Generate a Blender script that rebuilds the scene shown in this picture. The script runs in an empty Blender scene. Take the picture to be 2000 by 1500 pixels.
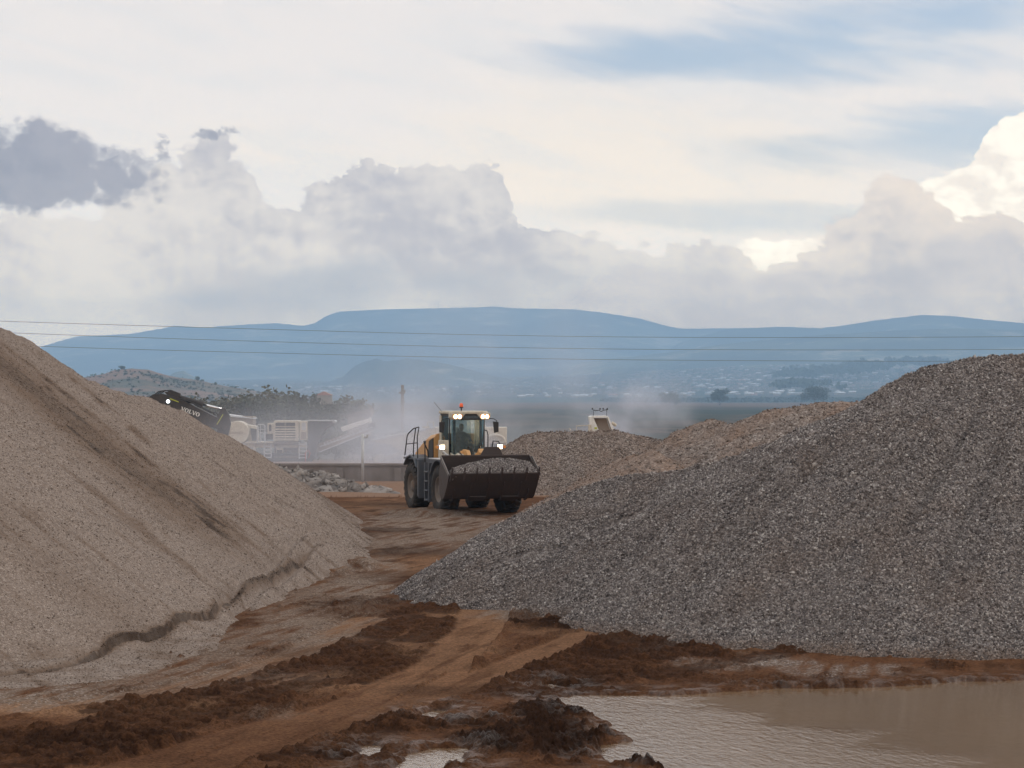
import bpy, math, random
import numpy as np
from mathutils import Vector, Matrix
R = math.radians
F = 4444.0      # focal length in pixels of a 2000 px wide picture
HC = 4.3        # eye height above the yard
HY = 770.0      # picture row of the true horizon
scene = bpy.context.scene
col = scene.collection
rng = np.random.default_rng(7)
random.seed(7)

# ------------------------------------------------------------------ camera
cd = bpy.data.cameras.new('camera'); cam = bpy.data.objects.new('camera', cd); col.objects.link(cam)
cam.location = (0, 0, HC); cam.rotation_euler = (R(90), 0, 0)
cd.sensor_width = 36; cd.lens = 36 * F / 2000; cd.shift_y = 20 / 2000
cd.clip_start = 0.5; cd.clip_end = 60000
cd.dof.use_dof = False; cd.dof.focus_distance = 84; cd.dof.aperture_fstop = 5.6
scene.camera = cam
scene.render.resolution_x = 1024; scene.render.resolution_y = 768
scene.view_settings.view_transform = 'Standard'; scene.view_settings.look = 'None'
scene.view_settings.exposure = 0.0; scene.view_settings.gamma = 1
cy = scene.cycles
cy.use_denoising = True
cy.max_bounces = 6; cy.diffuse_bounces = 2; cy.glossy_bounces = 3; cy.transparent_max_bounces = 12
cy.volume_bounces = 2; cy.volume_step_rate = 1.0; cy.volume_max_steps = 96
cy.sample_clamp_indirect = 4

# ------------------------------------------------------------------ node helpers
class NT:
    def __init__(s, tree, dim='3D'): s.dim = dim; s.t = tree; s.n = tree.nodes; s.l = tree.links
    def new(s, t, **k):
        n = s.n.new(t)
        for a, b in k.items(): setattr(n, a, b)
        return n
    def put(s, sock, v):
        if v is None: return
        if isinstance(v, (int, float)):
            try: sock.default_value = v
            except Exception: sock.default_value = (v, v, v)
        elif isinstance(v, (tuple, list)):
            sock.default_value = tuple(v) + ((1,) if len(v) == 3 and sock.type == 'RGBA' else ())
        else: s.l.new(v, sock)
    def m(s, op, a, b=None, c=None, clamp=False):
        n = s.new('ShaderNodeMath', operation=op); n.use_clamp = clamp
        s.put(n.inputs[0], a); s.put(n.inputs[1], b); s.put(n.inputs[2], c)
        return n.outputs[0]
    def add(s, *a):
        r = a[0]
        for b in a[1:]: r = s.m('ADD', r, b)
        return r
    def mul(s, *a):
        r = a[0]
        for b in a[1:]: r = s.m('MULTIPLY', r, b)
        return r
    def sub(s, a, b): return s.m('SUBTRACT', a, b)
    def vm(s, op, a, b=None, scale=None):
        n = s.new('ShaderNodeVectorMath', operation=op)
        s.put(n.inputs[0], a); s.put(n.inputs[1], b)
        if scale is not None: s.put(n.inputs['Scale'], scale)
        return n.outputs[0]
    def ss(s, x, a, b, lo=0.0, hi=1.0):
        n = s.new('ShaderNodeMapRange', interpolation_type='SMOOTHSTEP')
        s.put(n.inputs[0], x); s.put(n.inputs[1], a); s.put(n.inputs[2], b); s.put(n.inputs[3], lo); s.put(n.inputs[4], hi)
        return n.outputs[0]
    def noise(s, vec, scale, detail=4, rough=.5, dist=0.0, color=False):
        n = s.new('ShaderNodeTexNoise', noise_dimensions=s.dim)
        s.put(n.inputs['Vector'], vec); s.put(n.inputs['Scale'], scale); s.put(n.inputs['Detail'], detail)
        s.put(n.inputs['Roughness'], rough); s.put(n.inputs['Distortion'], dist)
        return n.outputs[1] if color else n.outputs[0]
    def vor(s, vec, scale, out='Distance', feature='F1', rnd=1.0, smooth=None):
        n = s.new('ShaderNodeTexVoronoi', feature=feature, voronoi_dimensions=s.dim)
        s.put(n.inputs['Vector'], vec); s.put(n.inputs['Scale'], scale); s.put(n.inputs['Randomness'], rnd)
        if smooth is not None: s.put(n.inputs['Smoothness'], smooth)
        return n.outputs[out]
    def ramp(s, x, stops, interp='LINEAR'):
        n = s.new('ShaderNodeValToRGB'); s.put(n.inputs[0], x); cr = n.color_ramp; cr.interpolation = interp
        while len(cr.elements) < len(stops): cr.elements.new(0.5)
        for e, (p, c) in zip(cr.elements, stops):
            e.position = p; e.color = (c, c, c, 1) if isinstance(c, (int, float)) else tuple(c) + (1,)
        return n.outputs[0]
    def mix(s, f, a, b, blend='MIX'):
        n = s.new('ShaderNodeMix', data_type='RGBA', blend_type=blend)
        s.put(n.inputs[0], f); s.put(n.inputs[6], a); s.put(n.inputs[7], b)
        return n.outputs[2]
    def xyz(s, v):
        n = s.new('ShaderNodeSeparateXYZ'); s.put(n.inputs[0], v); return n.outputs
    def comb(s, x, y, z):
        n = s.new('ShaderNodeCombineXYZ'); s.put(n.inputs[0], x); s.put(n.inputs[1], y); s.put(n.inputs[2], z); return n.outputs[0]
    def bump(s, h, dist, strength=1.0, normal=None):
        n = s.new('ShaderNodeBump'); s.put(n.inputs['Height'], h); s.put(n.inputs['Distance'], dist); s.put(n.inputs['Strength'], strength)
        if normal is not None: s.put(n.inputs['Normal'], normal)
        return n.outputs[0]

# ------------------------------------------------------------------ world: Nishita sky under procedural clouds
SUN_EL, SUN_AZ = R(34), R(66)          # azimuth measured from +Y (view) towards +X
w = bpy.data.worlds.new('World'); scene.world = w; w.use_nodes = True
T = NT(w.node_tree, '2D'); T.n.clear()
sky = T.new('ShaderNodeTexSky', sky_type='NISHITA'); sky.sun_disc = False
sky.sun_elevation = SUN_EL; sky.sun_rotation = SUN_AZ; sky.dust_density = 2.0; sky.altitude = 1200
dirv = T.new('ShaderNodeTexCoord').outputs['Generated']
dx, dy, dz = T.xyz(dirv)[0:3]
az = T.m('ARCTAN2', dx, dy)
hor = T.m('SQRT', T.add(T.mul(dx, dx), T.mul(dy, dy)))
el = T.m('ARCTAN2', dz, hor)
PX = T.add(T.mul(az, F), 1000.0)
PY = T.sub(770.0, T.mul(el, F))
def unx(px): return min(1, max(0, (px + 600) / 3200))
UN = T.mul(T.add(PX, 600.0), 1 / 3200)
def outline(pts):      # picture row of a cloud top as a function of azimuth
    return T.mul(T.ramp(UN, [(unx(p), 1 - q / 1000) for p, q in pts]), 1000.0)
P2 = T.comb(T.add(az, 1.37), T.add(T.mul(el, 1.35), .61), 0.0)
def billow(vec):
    wv = T.vm('ADD', vec, T.vm('SCALE', T.vm('SUBTRACT', T.noise(vec, 60, 2, .55, color=True), (.5, .5, .5)), scale=.012))
    a = T.vor(wv, 34, smooth=.35, feature='SMOOTH_F1'); b = T.vor(wv, 80); c = T.vor(wv, 190)
    n = T.noise(vec, 22, 6, .6)
    s = T.add(T.mul(T.sub(.45, a), .34), T.mul(T.sub(.45, b), .30), T.mul(T.sub(.45, c), .2), T.mul(T.sub(n, .5), 1.9))
    return s
bl = billow(P2)
bl2 = billow(T.vm('ADD', P2, (.0035, .0055, 0)))
lit = T.sub(bl, bl2)                      # >0 where the billow faces up and right
big = T.noise(P2, 9, 6, .6)
# thin high veil, with gaps opening to the upper right
stq = T.comb(T.mul(az, 2.2), T.add(T.mul(el, 11.0), T.mul(az, 2.3)), 0.0)
st = T.noise(stq, 2.4, 7, .52, .35)
st2 = T.noise(T.vm('ADD', stq, (7, 3, 0)), 5.5, 6, .55, .3)
def blob(cx, cy_, rx, ry, tilt=0.0):
    ddx = T.sub(PX, float(cx)); ddy = T.add(T.sub(PY, float(cy_)), T.mul(ddx, float(-tilt)))
    ex = T.mul(ddx, 1 / rx); ey = T.mul(ddy, 1 / ry)
    return T.m('SQRT', T.add(T.mul(ex, ex), T.mul(ey, ey)))
def gap(cx, cy_, rx, ry, tilt, wob=1.3):
    d = T.add(blob(cx, cy_, rx, ry, tilt), T.mul(T.sub(st, .5), 2.4 * wob), T.mul(T.sub(st2, .5), 1.0))
    return T.ss(d, 1.25, .25)
g = T.m('MAXIMUM', gap(1330, 118, 330, 60, .09, 1.0), T.mul(gap(1850, 45, 420, 105, -.03, .9), 1.0))
g = T.m('MAXIMUM', g, T.mul(gap(1880, 275, 330, 62, -.03), .8))
g = T.m('MAXIMUM', g, T.mul(gap(1420, 425, 460, 26, .03), .42))
g = T.m('MAXIMUM', g, T.mul(T.ss(T.add(st, T.mul(T.sub(st2, .5), .5)), .6, .75), T.ss(el, .2, .4)))
veil_col = T.mix(T.ss(T.add(blob(1150, 330, 700, 170), T.mul(T.sub(st, .5), 1.5)), 1.3, .2), (.79, .755, .768), (.845, .775, .735))
veil_col = T.mix(T.ss(st2, .40, .66), veil_col, T.mix(.4, veil_col, (.68, .70, .75)))
upper = T.ss(el, .22, .9)
# lower cumulus bank
top = outline([(-600, 470), (0, 430), (120, 420), (240, 395), (330, 320), (420, 300), (480, 335), (520, 395), (590, 400), (640, 350), (700, 335), (760, 312), (830, 306),
               (890, 335), (980, 350), (1010, 415), (1080, 425), (1150, 455), (1230, 490), (1330, 468), (1420, 490), (1500, 497), (1570, 468), (1660, 440), (1700, 380),
               (1760, 358), (1820, 372), (1850, 415), (1900, 425), (2000, 428), (2600, 400)])
PYu = T.sub(1000.0, PY)
topu = top
bk = T.add(T.sub(topu, PYu), T.mul(bl, 100.0))
softl = T.add(T.mul(T.ss(PX, 450.0, 750.0), -7.0), 12.0)
softl = T.add(softl, T.mul(T.ss(PX, 1050.0, 1500.0), 4.0))
bank = T.ss(T.m('DIVIDE', bk, softl), -.6, .9)
shade = T.add(T.mul(lit, .65), T.mul(T.sub(big, .5), 2.4), .56)
depth = T.ss(bk, 10.0, 260.0)
bank_lit = T.mix(T.ss(PX, 1250., 1900.), (.69, .66, .675), (.78, .70, .67))
bank_sh = (.47, .475, .56)
bank_col = T.mix(T.ss(T.sub(shade, T.mul(depth, .12)), .05, .95), bank_sh, bank_lit)
low = T.ss(PY, 470.0, 640.0)
bank_col = T.mix(T.mul(low, .55), bank_col, (.53, .54, .60))
dk = T.m('MAXIMUM', T.ss(T.add(blob(640, 560, 150, 58, -.1), T.mul(bl, -1.0)), 1.5, .3), T.ss(T.add(blob(420, 585, 110, 26), T.mul(bl, -1.0)), 1.5, .3))
dk = T.m('MAXIMUM', dk, T.mul(T.ss(T.add(blob(880, 552, 90, 22), T.mul(bl, -1.0)), 1.5, .3), .8))
dk = T.m('MAXIMUM', dk, T.mul(T.ss(T.add(blob(1150, 560, 330, 50), T.mul(bl, -1.0)), 1.5, .1), .45))
dk = T.m('MAXIMUM', dk, T.mul(T.ss(T.add(blob(1900, 500, 260, 80), T.mul(bl, -1.0)), 1.5, .1), .5))
bank_col = T.mix(T.mul(dk, .7), bank_col, (.40, .44, .55))
lowlight = T.ss(T.add(blob(80, 640, 260, 40), T.mul(bl, -.6)), 1.3, .4)
bank_col = T.mix(T.mul(lowlight, .5), bank_col, (.62, .61, .65))
# nearer, greyer bank low on the right
top3 = outline([(-600, 900), (1000, 720), (1080, 590), (1160, 545), (1250, 515), (1330, 528), (1450, 540), (1560, 515), (1640, 545), (1700, 530), (1780, 535), (1800, 478), (1830, 462), (1880, 470), (1950, 462), (2000, 500), (2600, 480)])
bk3 = T.add(T.sub(top3, PYu), T.mul(bl, 40.0))
bank_col = T.mix(T.mul(T.ss(bk3, -8.0, 14.0), T.ss(bk3, 230.0, 60.0, .55, .8)), bank_col, T.mix(T.ss(shade, .1, 1.0), (.46, .47, .56), (.56, .55, .61)))
# bright sunlit tower at the right
top2 = outline([(-600, 900), (1400, 900), (1430, 480), (1480, 462), (1560, 452), (1700, 455), (1760, 385), (1800, 352), (1850, 335), (1890, 318), (1925, 255), (1990, 225), (2200, 180), (2600, 300)])
bk2 = T.add(T.sub(top2, PYu), T.mul(bl, 52.0))
tower = T.mul(T.ss(bk2, -4.0, 7.0), T.ss(PX, 1380.0, 1480.0))
tower_col = T.mix(T.ss(T.add(T.mul(lit, 1.6), .5), .05, .75), (.84, .78, .75), (1.0, .94, .87))
# dark cloud at the left
dd = T.add(blob(80, 362, 195, 72, .04), T.mul(bl, -1.1), T.mul(T.sub(T.noise(P2, 120, 4, .6), .5), -.6), T.mul(T.ss(PY, 350.0, 450.0), .35))
dark = T.mul(T.ss(dd, 1.3, .8), T.ss(PX, 620.0, 480.0))
wn = T.noise(T.comb(T.mul(az, .8), el, 0.0), 105, 6, .68, .4)
wm = T.m('MAXIMUM', T.ss(blob(300, 312, 62, 42, -.55), 1.25, .1), T.ss(blob(430, 265, 78, 20, -.14), 1.25, .1))
wm = T.m('MAXIMUM', wm, T.ss(blob(225, 330, 80, 60, 0.0), 1.3, .2))
dark = T.m('MAXIMUM', dark, T.mul(T.ss(T.add(wn, T.mul(wm, .24)), .64, .80), T.ss(wm, 0.0, .3), .8))
dark_col = T.mix(T.ss(shade, .1, 1.0), (.28, .31, .42), (.37, .385, .48))
cloud = T.mix(upper, veil_col, (1.0, .98, .97))
cloud = T.mix(tower, cloud, tower_col)
cloud = T.mix(bank, cloud, bank_col)
cloud = T.mix(dark, cloud, dark_col)
cover = T.m('MAXIMUM', T.m('MAXIMUM', T.sub(1.0, T.mul(g, .76)), bank), T.m('MAXIMUM', tower, dark))
cover = T.m('MAXIMUM', cover, T.ss(T.mul(el, -1.0), 0.0, .02))
b1 = T.new('ShaderNodeBackground'); T.l.new(sky.outputs[0], b1.inputs[0]); b1.inputs[1].default_value = 0.12
# cloud brightness above the blue air layer: brighter and warmer low down, where the air in front of it is thickest
sine = T.m('MAXIMUM', T.m('SINE', el), .0427)
Tr = T.m('EXPONENT', T.m('DIVIDE', -.0909, sine)); inv = T.m('DIVIDE', T.ss(T.mul(el, -1.0), .0, .05, 1.0, 0.0), Tr); lossv = T.mul(T.sub(inv, 1.0), 1.0)
cloud = T.vm('MAXIMUM', T.vm('SUBTRACT', T.vm('SCALE', cloud, scale=inv), T.vm('SCALE', (.22, .33, .52), scale=lossv)), (.1, .1, .1))
cloud = T.vm('MINIMUM', cloud, (3.6, 3.1, 2.6))
b2 = T.new('ShaderNodeBackground'); T.l.new(cloud, b2.inputs[0]); b2.inputs[1].default_value = 1.0
ms = T.new('ShaderNodeMixShader'); T.put(ms.inputs[0], cover); T.l.new(b1.outputs[0], ms.inputs[1]); T.l.new(b2.outputs[0], ms.inputs[2])
wo = T.new('ShaderNodeOutputWorld'); T.l.new(ms.outputs[0], wo.inputs[0])
w.cycles.sampling_method = 'MANUAL'; w.cycles.sample_map_resolution = 256

sl = bpy.data.lights.new('sun', 'SUN'); sl.energy = 1.0; sl.angle = R(12); sl.color = (1, .93, .84)
so = bpy.data.objects.new('sun', sl); col.objects.link(so)
sdir = Vector((math.sin(SUN_AZ) * math.cos(SUN_EL), math.cos(SUN_AZ) * math.cos(SUN_EL), math.sin(SUN_EL)))
so.rotation_euler = sdir.to_track_quat('Z', 'Y').to_euler(); so.location = (20, 40, 60)

# ------------------------------------------------------------------ numpy noise
def gn(x, y, seed=0):
    xi = np.floor(x).astype(np.int64); yi = np.floor(y).astype(np.int64); xf = x - xi; yf = y - yi
    def grad(a, b, fx, fy):
        h = (a * 374761393 + b * 668265263 + seed * 1442695041) & 0xffffffff
        h = ((h ^ (h >> 13)) * 1274126177) & 0xffffffff; h = (h ^ (h >> 16)) & 0xffff
        an = h * (2 * np.pi / 65536); return np.cos(an) * fx + np.sin(an) * fy
    u = xf * xf * xf * (xf * (xf * 6 - 15) + 10); v = yf * yf * yf * (yf * (yf * 6 - 15) + 10)
    a = grad(xi, yi, xf, yf); b = grad(xi + 1, yi, xf - 1, yf); c = grad(xi, yi + 1, xf, yf - 1); d = grad(xi + 1, yi + 1, xf - 1, yf - 1)
    return ((a + (b - a) * u) * (1 - v) + (c + (d - c) * u) * v) * 1.5
def fbm(x, y, oc=4, seed=0, gain=.5, ridged=False):
    s = 0; a = 1; t = 0
    for i in range(oc):
        n = gn(x, y, seed + i * 17)
        if ridged: n = 1 - 2 * np.abs(n)
        s = s + a * n; t += a; a *= gain; x = x * 2.03 + 5.1; y = y * 2.03 - 3.7
    return s / t
def sst(a, b, x):
    t = np.clip((x - a) / (b - a), 0, 1); return t * t * (3 - 2 * t)
def lerp(a, b, t): return a + (b - a) * t
def g2w(px, py, z=0.0):        # ground point seen at a picture position
    D = F * (HC - z) / (py - HY); return ((px - 1000) / F * D, D)
def at(px, py, D): return Vector(((px - 1000) / F * D, D, HC + (HY - py) / F * D))
def polydist(x, y, pts):       # distance to a polyline, arc length and signed side
    best = np.full(x.shape, 1e9); S = np.zeros(x.shape); side = np.zeros(x.shape); acc = 0
    for (ax, ay), (bx, by) in zip(pts[:-1], pts[1:]):
        ex, ey = bx - ax, by - ay; L = math.hypot(ex, ey)
        t = np.clip(((x - ax) * ex + (y - ay) * ey) / (L * L), 0, 1)
        qx = x - ax - t * ex; qy = y - ay - t * ey; d = np.hypot(qx, qy); m = d < best
        best = np.where(m, d, best); S = np.where(m, acc + t * L, S)
        side = np.where(m, (ex * (y - ay) - ey * (x - ax)) / L, side); acc += L
    return best, S, side
def polysdf(x, y, pts):        # positive inside
    n = len(pts); best = np.full(x.shape, 1e9); ins = np.zeros(x.shape, bool)
    for i in range(n):
        ax, ay = pts[i]; bx, by = pts[(i + 1) % n]; ex, ey = bx - ax, by - ay
        t = np.clip(((x - ax) * ex + (y - ay) * ey) / (ex * ex + ey * ey + 1e-12), 0, 1)
        best = np.minimum(best, np.hypot(x - ax - t * ex, y - ay - t * ey))
        c = ((ay > y) != (by > y)) & (x < ex * (y - ay) / (ey if abs(ey) > 1e-9 else 1e-9) + ax); ins ^= c
    return np.where(ins, best, -best)

# ------------------------------------------------------------------ object helpers
def tag(o, label=None, cat=None, group=None, kind=None):
    if label: o['label'] = label
    if cat: o['category'] = cat
    if group: o['group'] = group
    if kind: o['kind'] = kind
    return o
def empty(name, loc=(0, 0, 0), rz=0.0):
    o = bpy.data.objects.new(name, None); col.objects.link(o); o.location = loc; o.rotation_euler = (0, 0, rz); o.empty_display_size = .3
    return o
def npmesh(name, V, Fq, mat, parent=None, smooth=True, attrs=None, loc=None):
    me = bpy.data.meshes.new(name); V = np.asarray(V, np.float32); Fq = np.asarray(Fq, np.int32); k = Fq.shape[1]
    me.vertices.add(len(V)); me.vertices.foreach_set('co', V.ravel())
    me.loops.add(Fq.size); me.loops.foreach_set('vertex_index', Fq.ravel())
    me.polygons.add(len(Fq)); me.polygons.foreach_set('loop_start', np.arange(0, Fq.size, k, dtype=np.int32))
    me.polygons.foreach_set('loop_total', np.full(len(Fq), k, np.int32))
    if smooth: me.polygons.foreach_set('use_smooth', np.ones(len(Fq), bool))
    for an, dat in (attrs or {}).items():
        dat = np.asarray(dat, np.float32)
        if dat.ndim == 1: a = me.attributes.new(an, 'FLOAT', 'POINT'); a.data.foreach_set('value', dat)
        else: a = me.attributes.new(an, 'FLOAT_VECTOR', 'POINT'); a.data.foreach_set('vector', dat.ravel())
    me.update(calc_edges=True); me.validate()
    me.materials.append(mat)
    o = bpy.data.objects.new(name, me); col.objects.link(o)
    if loc is not None: o.location = loc
    if parent: o.parent = parent
    return o
def gridfaces(nr, nc, keep=None, wrap=False):
    r = np.arange(nr - 1)[:, None]; c = np.arange(nc - (0 if wrap else 1))[None, :]; c2 = (c + 1) % nc
    a = r * nc + c; b = r * nc + c2; d = (r + 1) * nc + c; e = (r + 1) * nc + c2
    f = np.stack([a + 0 * b, b + 0 * a, e, d], -1).reshape(-1, 4)
    if keep is not None: f = f[keep.ravel()[f].any(1)]
    return f
def compact(V, Fq, attrs):
    used = np.unique(Fq); mp = np.full(len(V), -1); mp[used] = np.arange(len(used))
    return V[used], mp[Fq], {k: a[used] for k, a in attrs.items()}
class MB:
    def __init__(s): s.v = []; s.f = []
    def add(s, vs, fs):
        b = len(s.v); s.v += [tuple(v) for v in vs]; s.f += [tuple(b + i for i in f) for f in fs]; return s
    def box(s, lo, hi, M=None):
        x0, y0, z0 = lo; x1, y1, z1 = hi
        vs = [Vector(p) for p in ((x0, y0, z0), (x1, y0, z0), (x1, y1, z0), (x0, y1, z0), (x0, y0, z1), (x1, y0, z1), (x1, y1, z1), (x0, y1, z1))]
        if M: vs = [M @ v for v in vs]
        return s.add(vs, [(0, 3, 2, 1), (4, 5, 6, 7), (0, 1, 5, 4), (1, 2, 6, 5), (2, 3, 7, 6), (3, 0, 4, 7)])
    def bar(s, a, b, wd, ht, up=(0, 0, 1)):          # box along a->b
        a = Vector(a); b = Vector(b); d = (b - a); L = d.length; d.normalize(); sd = d.cross(Vector(up)).normalized(); u = sd.cross(d)
        M = Matrix((( d.x, sd.x, u.x, a.x), (d.y, sd.y, u.y, a.y), (d.z, sd.z, u.z, a.z), (0, 0, 0, 1)))
        return s.box((0, -wd / 2, -ht / 2), (L, wd / 2, ht / 2), M)
    def prism(s, poly, ax, a, b):                      # polygon in the two other axes, extruded along ax
        def P(p, t):
            return (t, p[0], p[1]) if ax == 'x' else (p[0], t, p[1]) if ax == 'y' else (p[0], p[1], t)
        n = len(poly)
        return s.add([P(p, a) for p in poly] + [P(p, b) for p in poly],
                     [tuple(range(n))[::-1], tuple(range(n, 2 * n))] + [(i, (i + 1) % n, n + (i + 1) % n, n + i) for i in range(n)])
    def cyl(s, a, b, r, r2=None, n=12):
        a = Vector(a); b = Vector(b); d = (b - a).normalized(); r2 = r if r2 is None else r2
        u = d.orthogonal().normalized(); v = d.cross(u)
        vs = [a + (u * math.cos(2 * math.pi * i / n) + v * math.sin(2 * math.pi * i / n)) * r for i in range(n)]
        vs += [b + (u * math.cos(2 * math.pi * i / n) + v * math.sin(2 * math.pi * i / n)) * r2 for i in range(n)]
        return s.add(vs, [tuple(range(n))[::-1], tuple(range(n, 2 * n))] + [(i, (i + 1) % n, n + (i + 1) % n, n + i) for i in range(n)])
    def tube(s, pts, r, n=6):
        pts = [Vector(p) for p in pts]; base = len(s.v); u = None
        for i, p in enumerate(pts):
            d = (pts[min(i + 1, len(pts) - 1)] - pts[max(i - 1, 0)]).normalized()
            u = d.orthogonal().normalized() if u is None else (u - d * u.dot(d)).normalized(); v = d.cross(u)
            s.v += [tuple(p + (u * math.cos(2 * math.pi * k / n) + v * math.sin(2 * math.pi * k / n)) * r) for k in range(n)]
        for i in range(len(pts) - 1):
            for k in range(n):
                a = base + i * n + k; b = base + i * n + (k + 1) % n; s.f.append((a, b, b + n, a + n))
        s.f.append(tuple(base + k for k in range(n))[::-1]); s.f.append(tuple(base + (len(pts) - 1) * n + k for k in range(n)))
        return s
    def lathe(s, prof, c, axis='y', n=24):             # prof: (radius, along axis)
        base = len(s.v); m = len(prof)
        for i in range(n):
            a = 2 * math.pi * i / n; ca, sa = math.cos(a), math.sin(a)
            for r, t in prof:
                p = (r * ca, t, r * sa) if axis == 'y' else (t, r * ca, r * sa) if axis == 'x' else (r * ca, r * sa, t)
                s.v.append((p[0] + c[0], p[1] + c[1], p[2] + c[2]))
        for i in range(n):
            j = (i + 1) % n
            for k in range(m - 1): s.f.append((base + i * m + k, base + i * m + k + 1, base + j * m + k + 1, base + j * m + k))
        return s
    def build(s, name, mat, parent=None, bevel=0.0, smooth=False, origin=None, label=None):
        me = bpy.data.meshes.new(name); vs = s.v
        if origin is not None: ox, oy, oz = origin; vs = [(x - ox, y - oy, z - oz) for x, y, z in vs]
        me.from_pydata(vs, [], s.f); me.update(); me.materials.append(mat)
        import bmesh
        bm = bmesh.new(); bm.from_mesh(me); bmesh.ops.recalc_face_normals(bm, faces=bm.faces); bm.to_mesh(me); bm.free()
        if smooth:
            for p in me.polygons: p.use_smooth = True
        o = bpy.data.objects.new(name, me); col.objects.link(o)
        if parent: o.parent = parent
        if bevel:
            m = o.modifiers.new('bevel', 'BEVEL'); m.width = bevel; m.segments = 2; m.limit_method = 'ANGLE'; m.angle_limit = R(35)
        if label: o['label'] = label
        return o

# ------------------------------------------------------------------ materials
def mat(name):
    m = bpy.data.materials.new(name); m.use_nodes = True; t = NT(m.node_tree); b = m.node_tree.nodes['Principled BSDF']
    return m, t, b
def paint(name, c, rough=.5, metal=0.0, dirt=.35, dirtc=(.20, .13, .085), scale=3.0, bump=.0):
    m, t, b = mat(name); co = t.new('ShaderNodeTexCoord').outputs['Object']
    n = t.noise(co, scale, 8, .65); n2 = t.noise(t.vm('MULTIPLY', co, (1, 1, .25)), scale * 4, 5, .6)
    f = t.ss(t.add(n, t.mul(t.sub(n2, .5), .6)), .42, .75, 0.0, dirt)
    c2 = t.mix(f, t.mix(t.mul(n2, .5), c, tuple(x * .8 for x in c)), dirtc)
    t.put(b.inputs['Base Color'], c2); t.put(b.inputs['Roughness'], t.add(rough, t.mul(f, .35))); b.inputs['Metallic'].default_value = metal
    if bump: t.put(b.inputs['Normal'], t.bump(n2, bump, .5))
    return m
M = {}
M['cream'] = paint('cream paint', (.60, .55, .46), .45, dirt=.45)
M['yellow'] = paint('ochre yellow paint', (.62, .33, .12), .45, dirt=.3)
M['slate'] = paint('blue grey paint', (.085, .095, .115), .5, dirt=.4, dirtc=(.14, .11, .09))
M['steel'] = paint('worn dark steel', (.055, .038, .034), .6, dirt=.5, dirtc=(.10, .065, .05), bump=.01)
M['edge'] = paint('polished steel edge', (.20, .18, .17), .4, .6, dirt=.4)
M['black'] = paint('black plastic', (.02, .02, .022), .55, dirt=.25, dirtc=(.07, .05, .04))
M['rubber'] = paint('dusty tyre rubber', (.028, .024, .022), .85, dirt=.8, dirtc=(.115, .075, .052), scale=2.0, bump=.01)
M['rimm'] = paint('dusty rim', (.16, .13, .11), .7, dirt=.8)
M['rail'] = paint('black rail paint', (.015, .015, .018), .5, dirt=.1)
M['galv'] = paint('galvanised steel', (.52, .53, .55), .5, .3, dirt=.2)
M['chrome'] = paint('chrome rod', (.8, .8, .82), .18, 1.0, dirt=.05)
M['exc'] = paint('charcoal paint', (.028, .026, .028), .5, dirt=.5, dirtc=(.11, .085, .07))
M['red'] = paint('red paint', (.5, .04, .03), .5, dirt=.2)
M['orange'] = paint('orange lens', (.9, .13, .03), .25, dirt=.02)
M['lime'] = paint('lime paint', (.45, .5, .05), .5, dirt=.2)
M['cloth'] = paint('dark work shirt', (.02, .022, .03), .9, dirt=.1)
M['skin'] = paint('brown skin', (.10, .05, .032), .55, dirt=.02)
M['whitepaint'] = paint('white paint', (.78, .78, .76), .5, dirt=.25, dirtc=(.4, .36, .32))
M['conc'] = paint('dusty concrete', (.30, .25, .21), .9, dirt=.6, dirtc=(.20, .14, .10), scale=.7, bump=.02)
M['wood'] = paint('weathered pole wood', (.13, .11, .10), .9, dirt=.3)
M['wire'] = paint('dark cable', (.16, .16, .17), .6, dirt=.0)
M['bark'] = paint('bark', (.09, .07, .055), .9, dirt=.2)
def glow(name, c, s):
    m, t, b = mat(name); b.inputs['Base Color'].default_value = (1, .9, .8, 1); b.inputs['Emission Color'].default_value = c + (1,); b.inputs['Emission Strength'].default_value = s
    return m
M['lampon'] = glow('lit headlamp', (1, .72, .42), 9.0); M['lampwhite'] = glow('lit work lamp', (.85, .95, 1), 6.0)
M['amber'] = paint('amber indicator', (.75, .28, .05), .3, dirt=.05)
def glassm():
    m, t, b = mat('tinted cab glass'); t.n.remove(b); out = t.n['Material Output']
    tr = t.new('ShaderNodeBsdfTransparent'); tr.inputs[0].default_value = (.80, .88, .89, 1)
    gl = t.new('ShaderNodeBsdfGlossy'); gl.inputs[0].default_value = (.85, .95, .97, 1); gl.inputs[1].default_value = .08
    df = t.new('ShaderNodeBsdfDiffuse'); df.inputs[0].default_value = (.34, .42, .43, 1)
    lw = t.new('ShaderNodeFresnel'); lw.inputs[0].default_value = 1.5
    a = t.new('ShaderNodeMixShader'); t.put(a.inputs[0], .10); t.l.new(tr.outputs[0], a.inputs[1]); t.l.new(df.outputs[0], a.inputs[2])
    x = t.new('ShaderNodeMixShader'); t.put(x.inputs[0], t.add(t.mul(lw.outputs[0], 1.0), .03)); t.l.new(a.outputs[0], x.inputs[1]); t.l.new(gl.outputs[0], x.inputs[2])
    t.l.new(x.outputs[0], out.inputs[0]); return m
M['glass'] = glassm()

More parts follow.
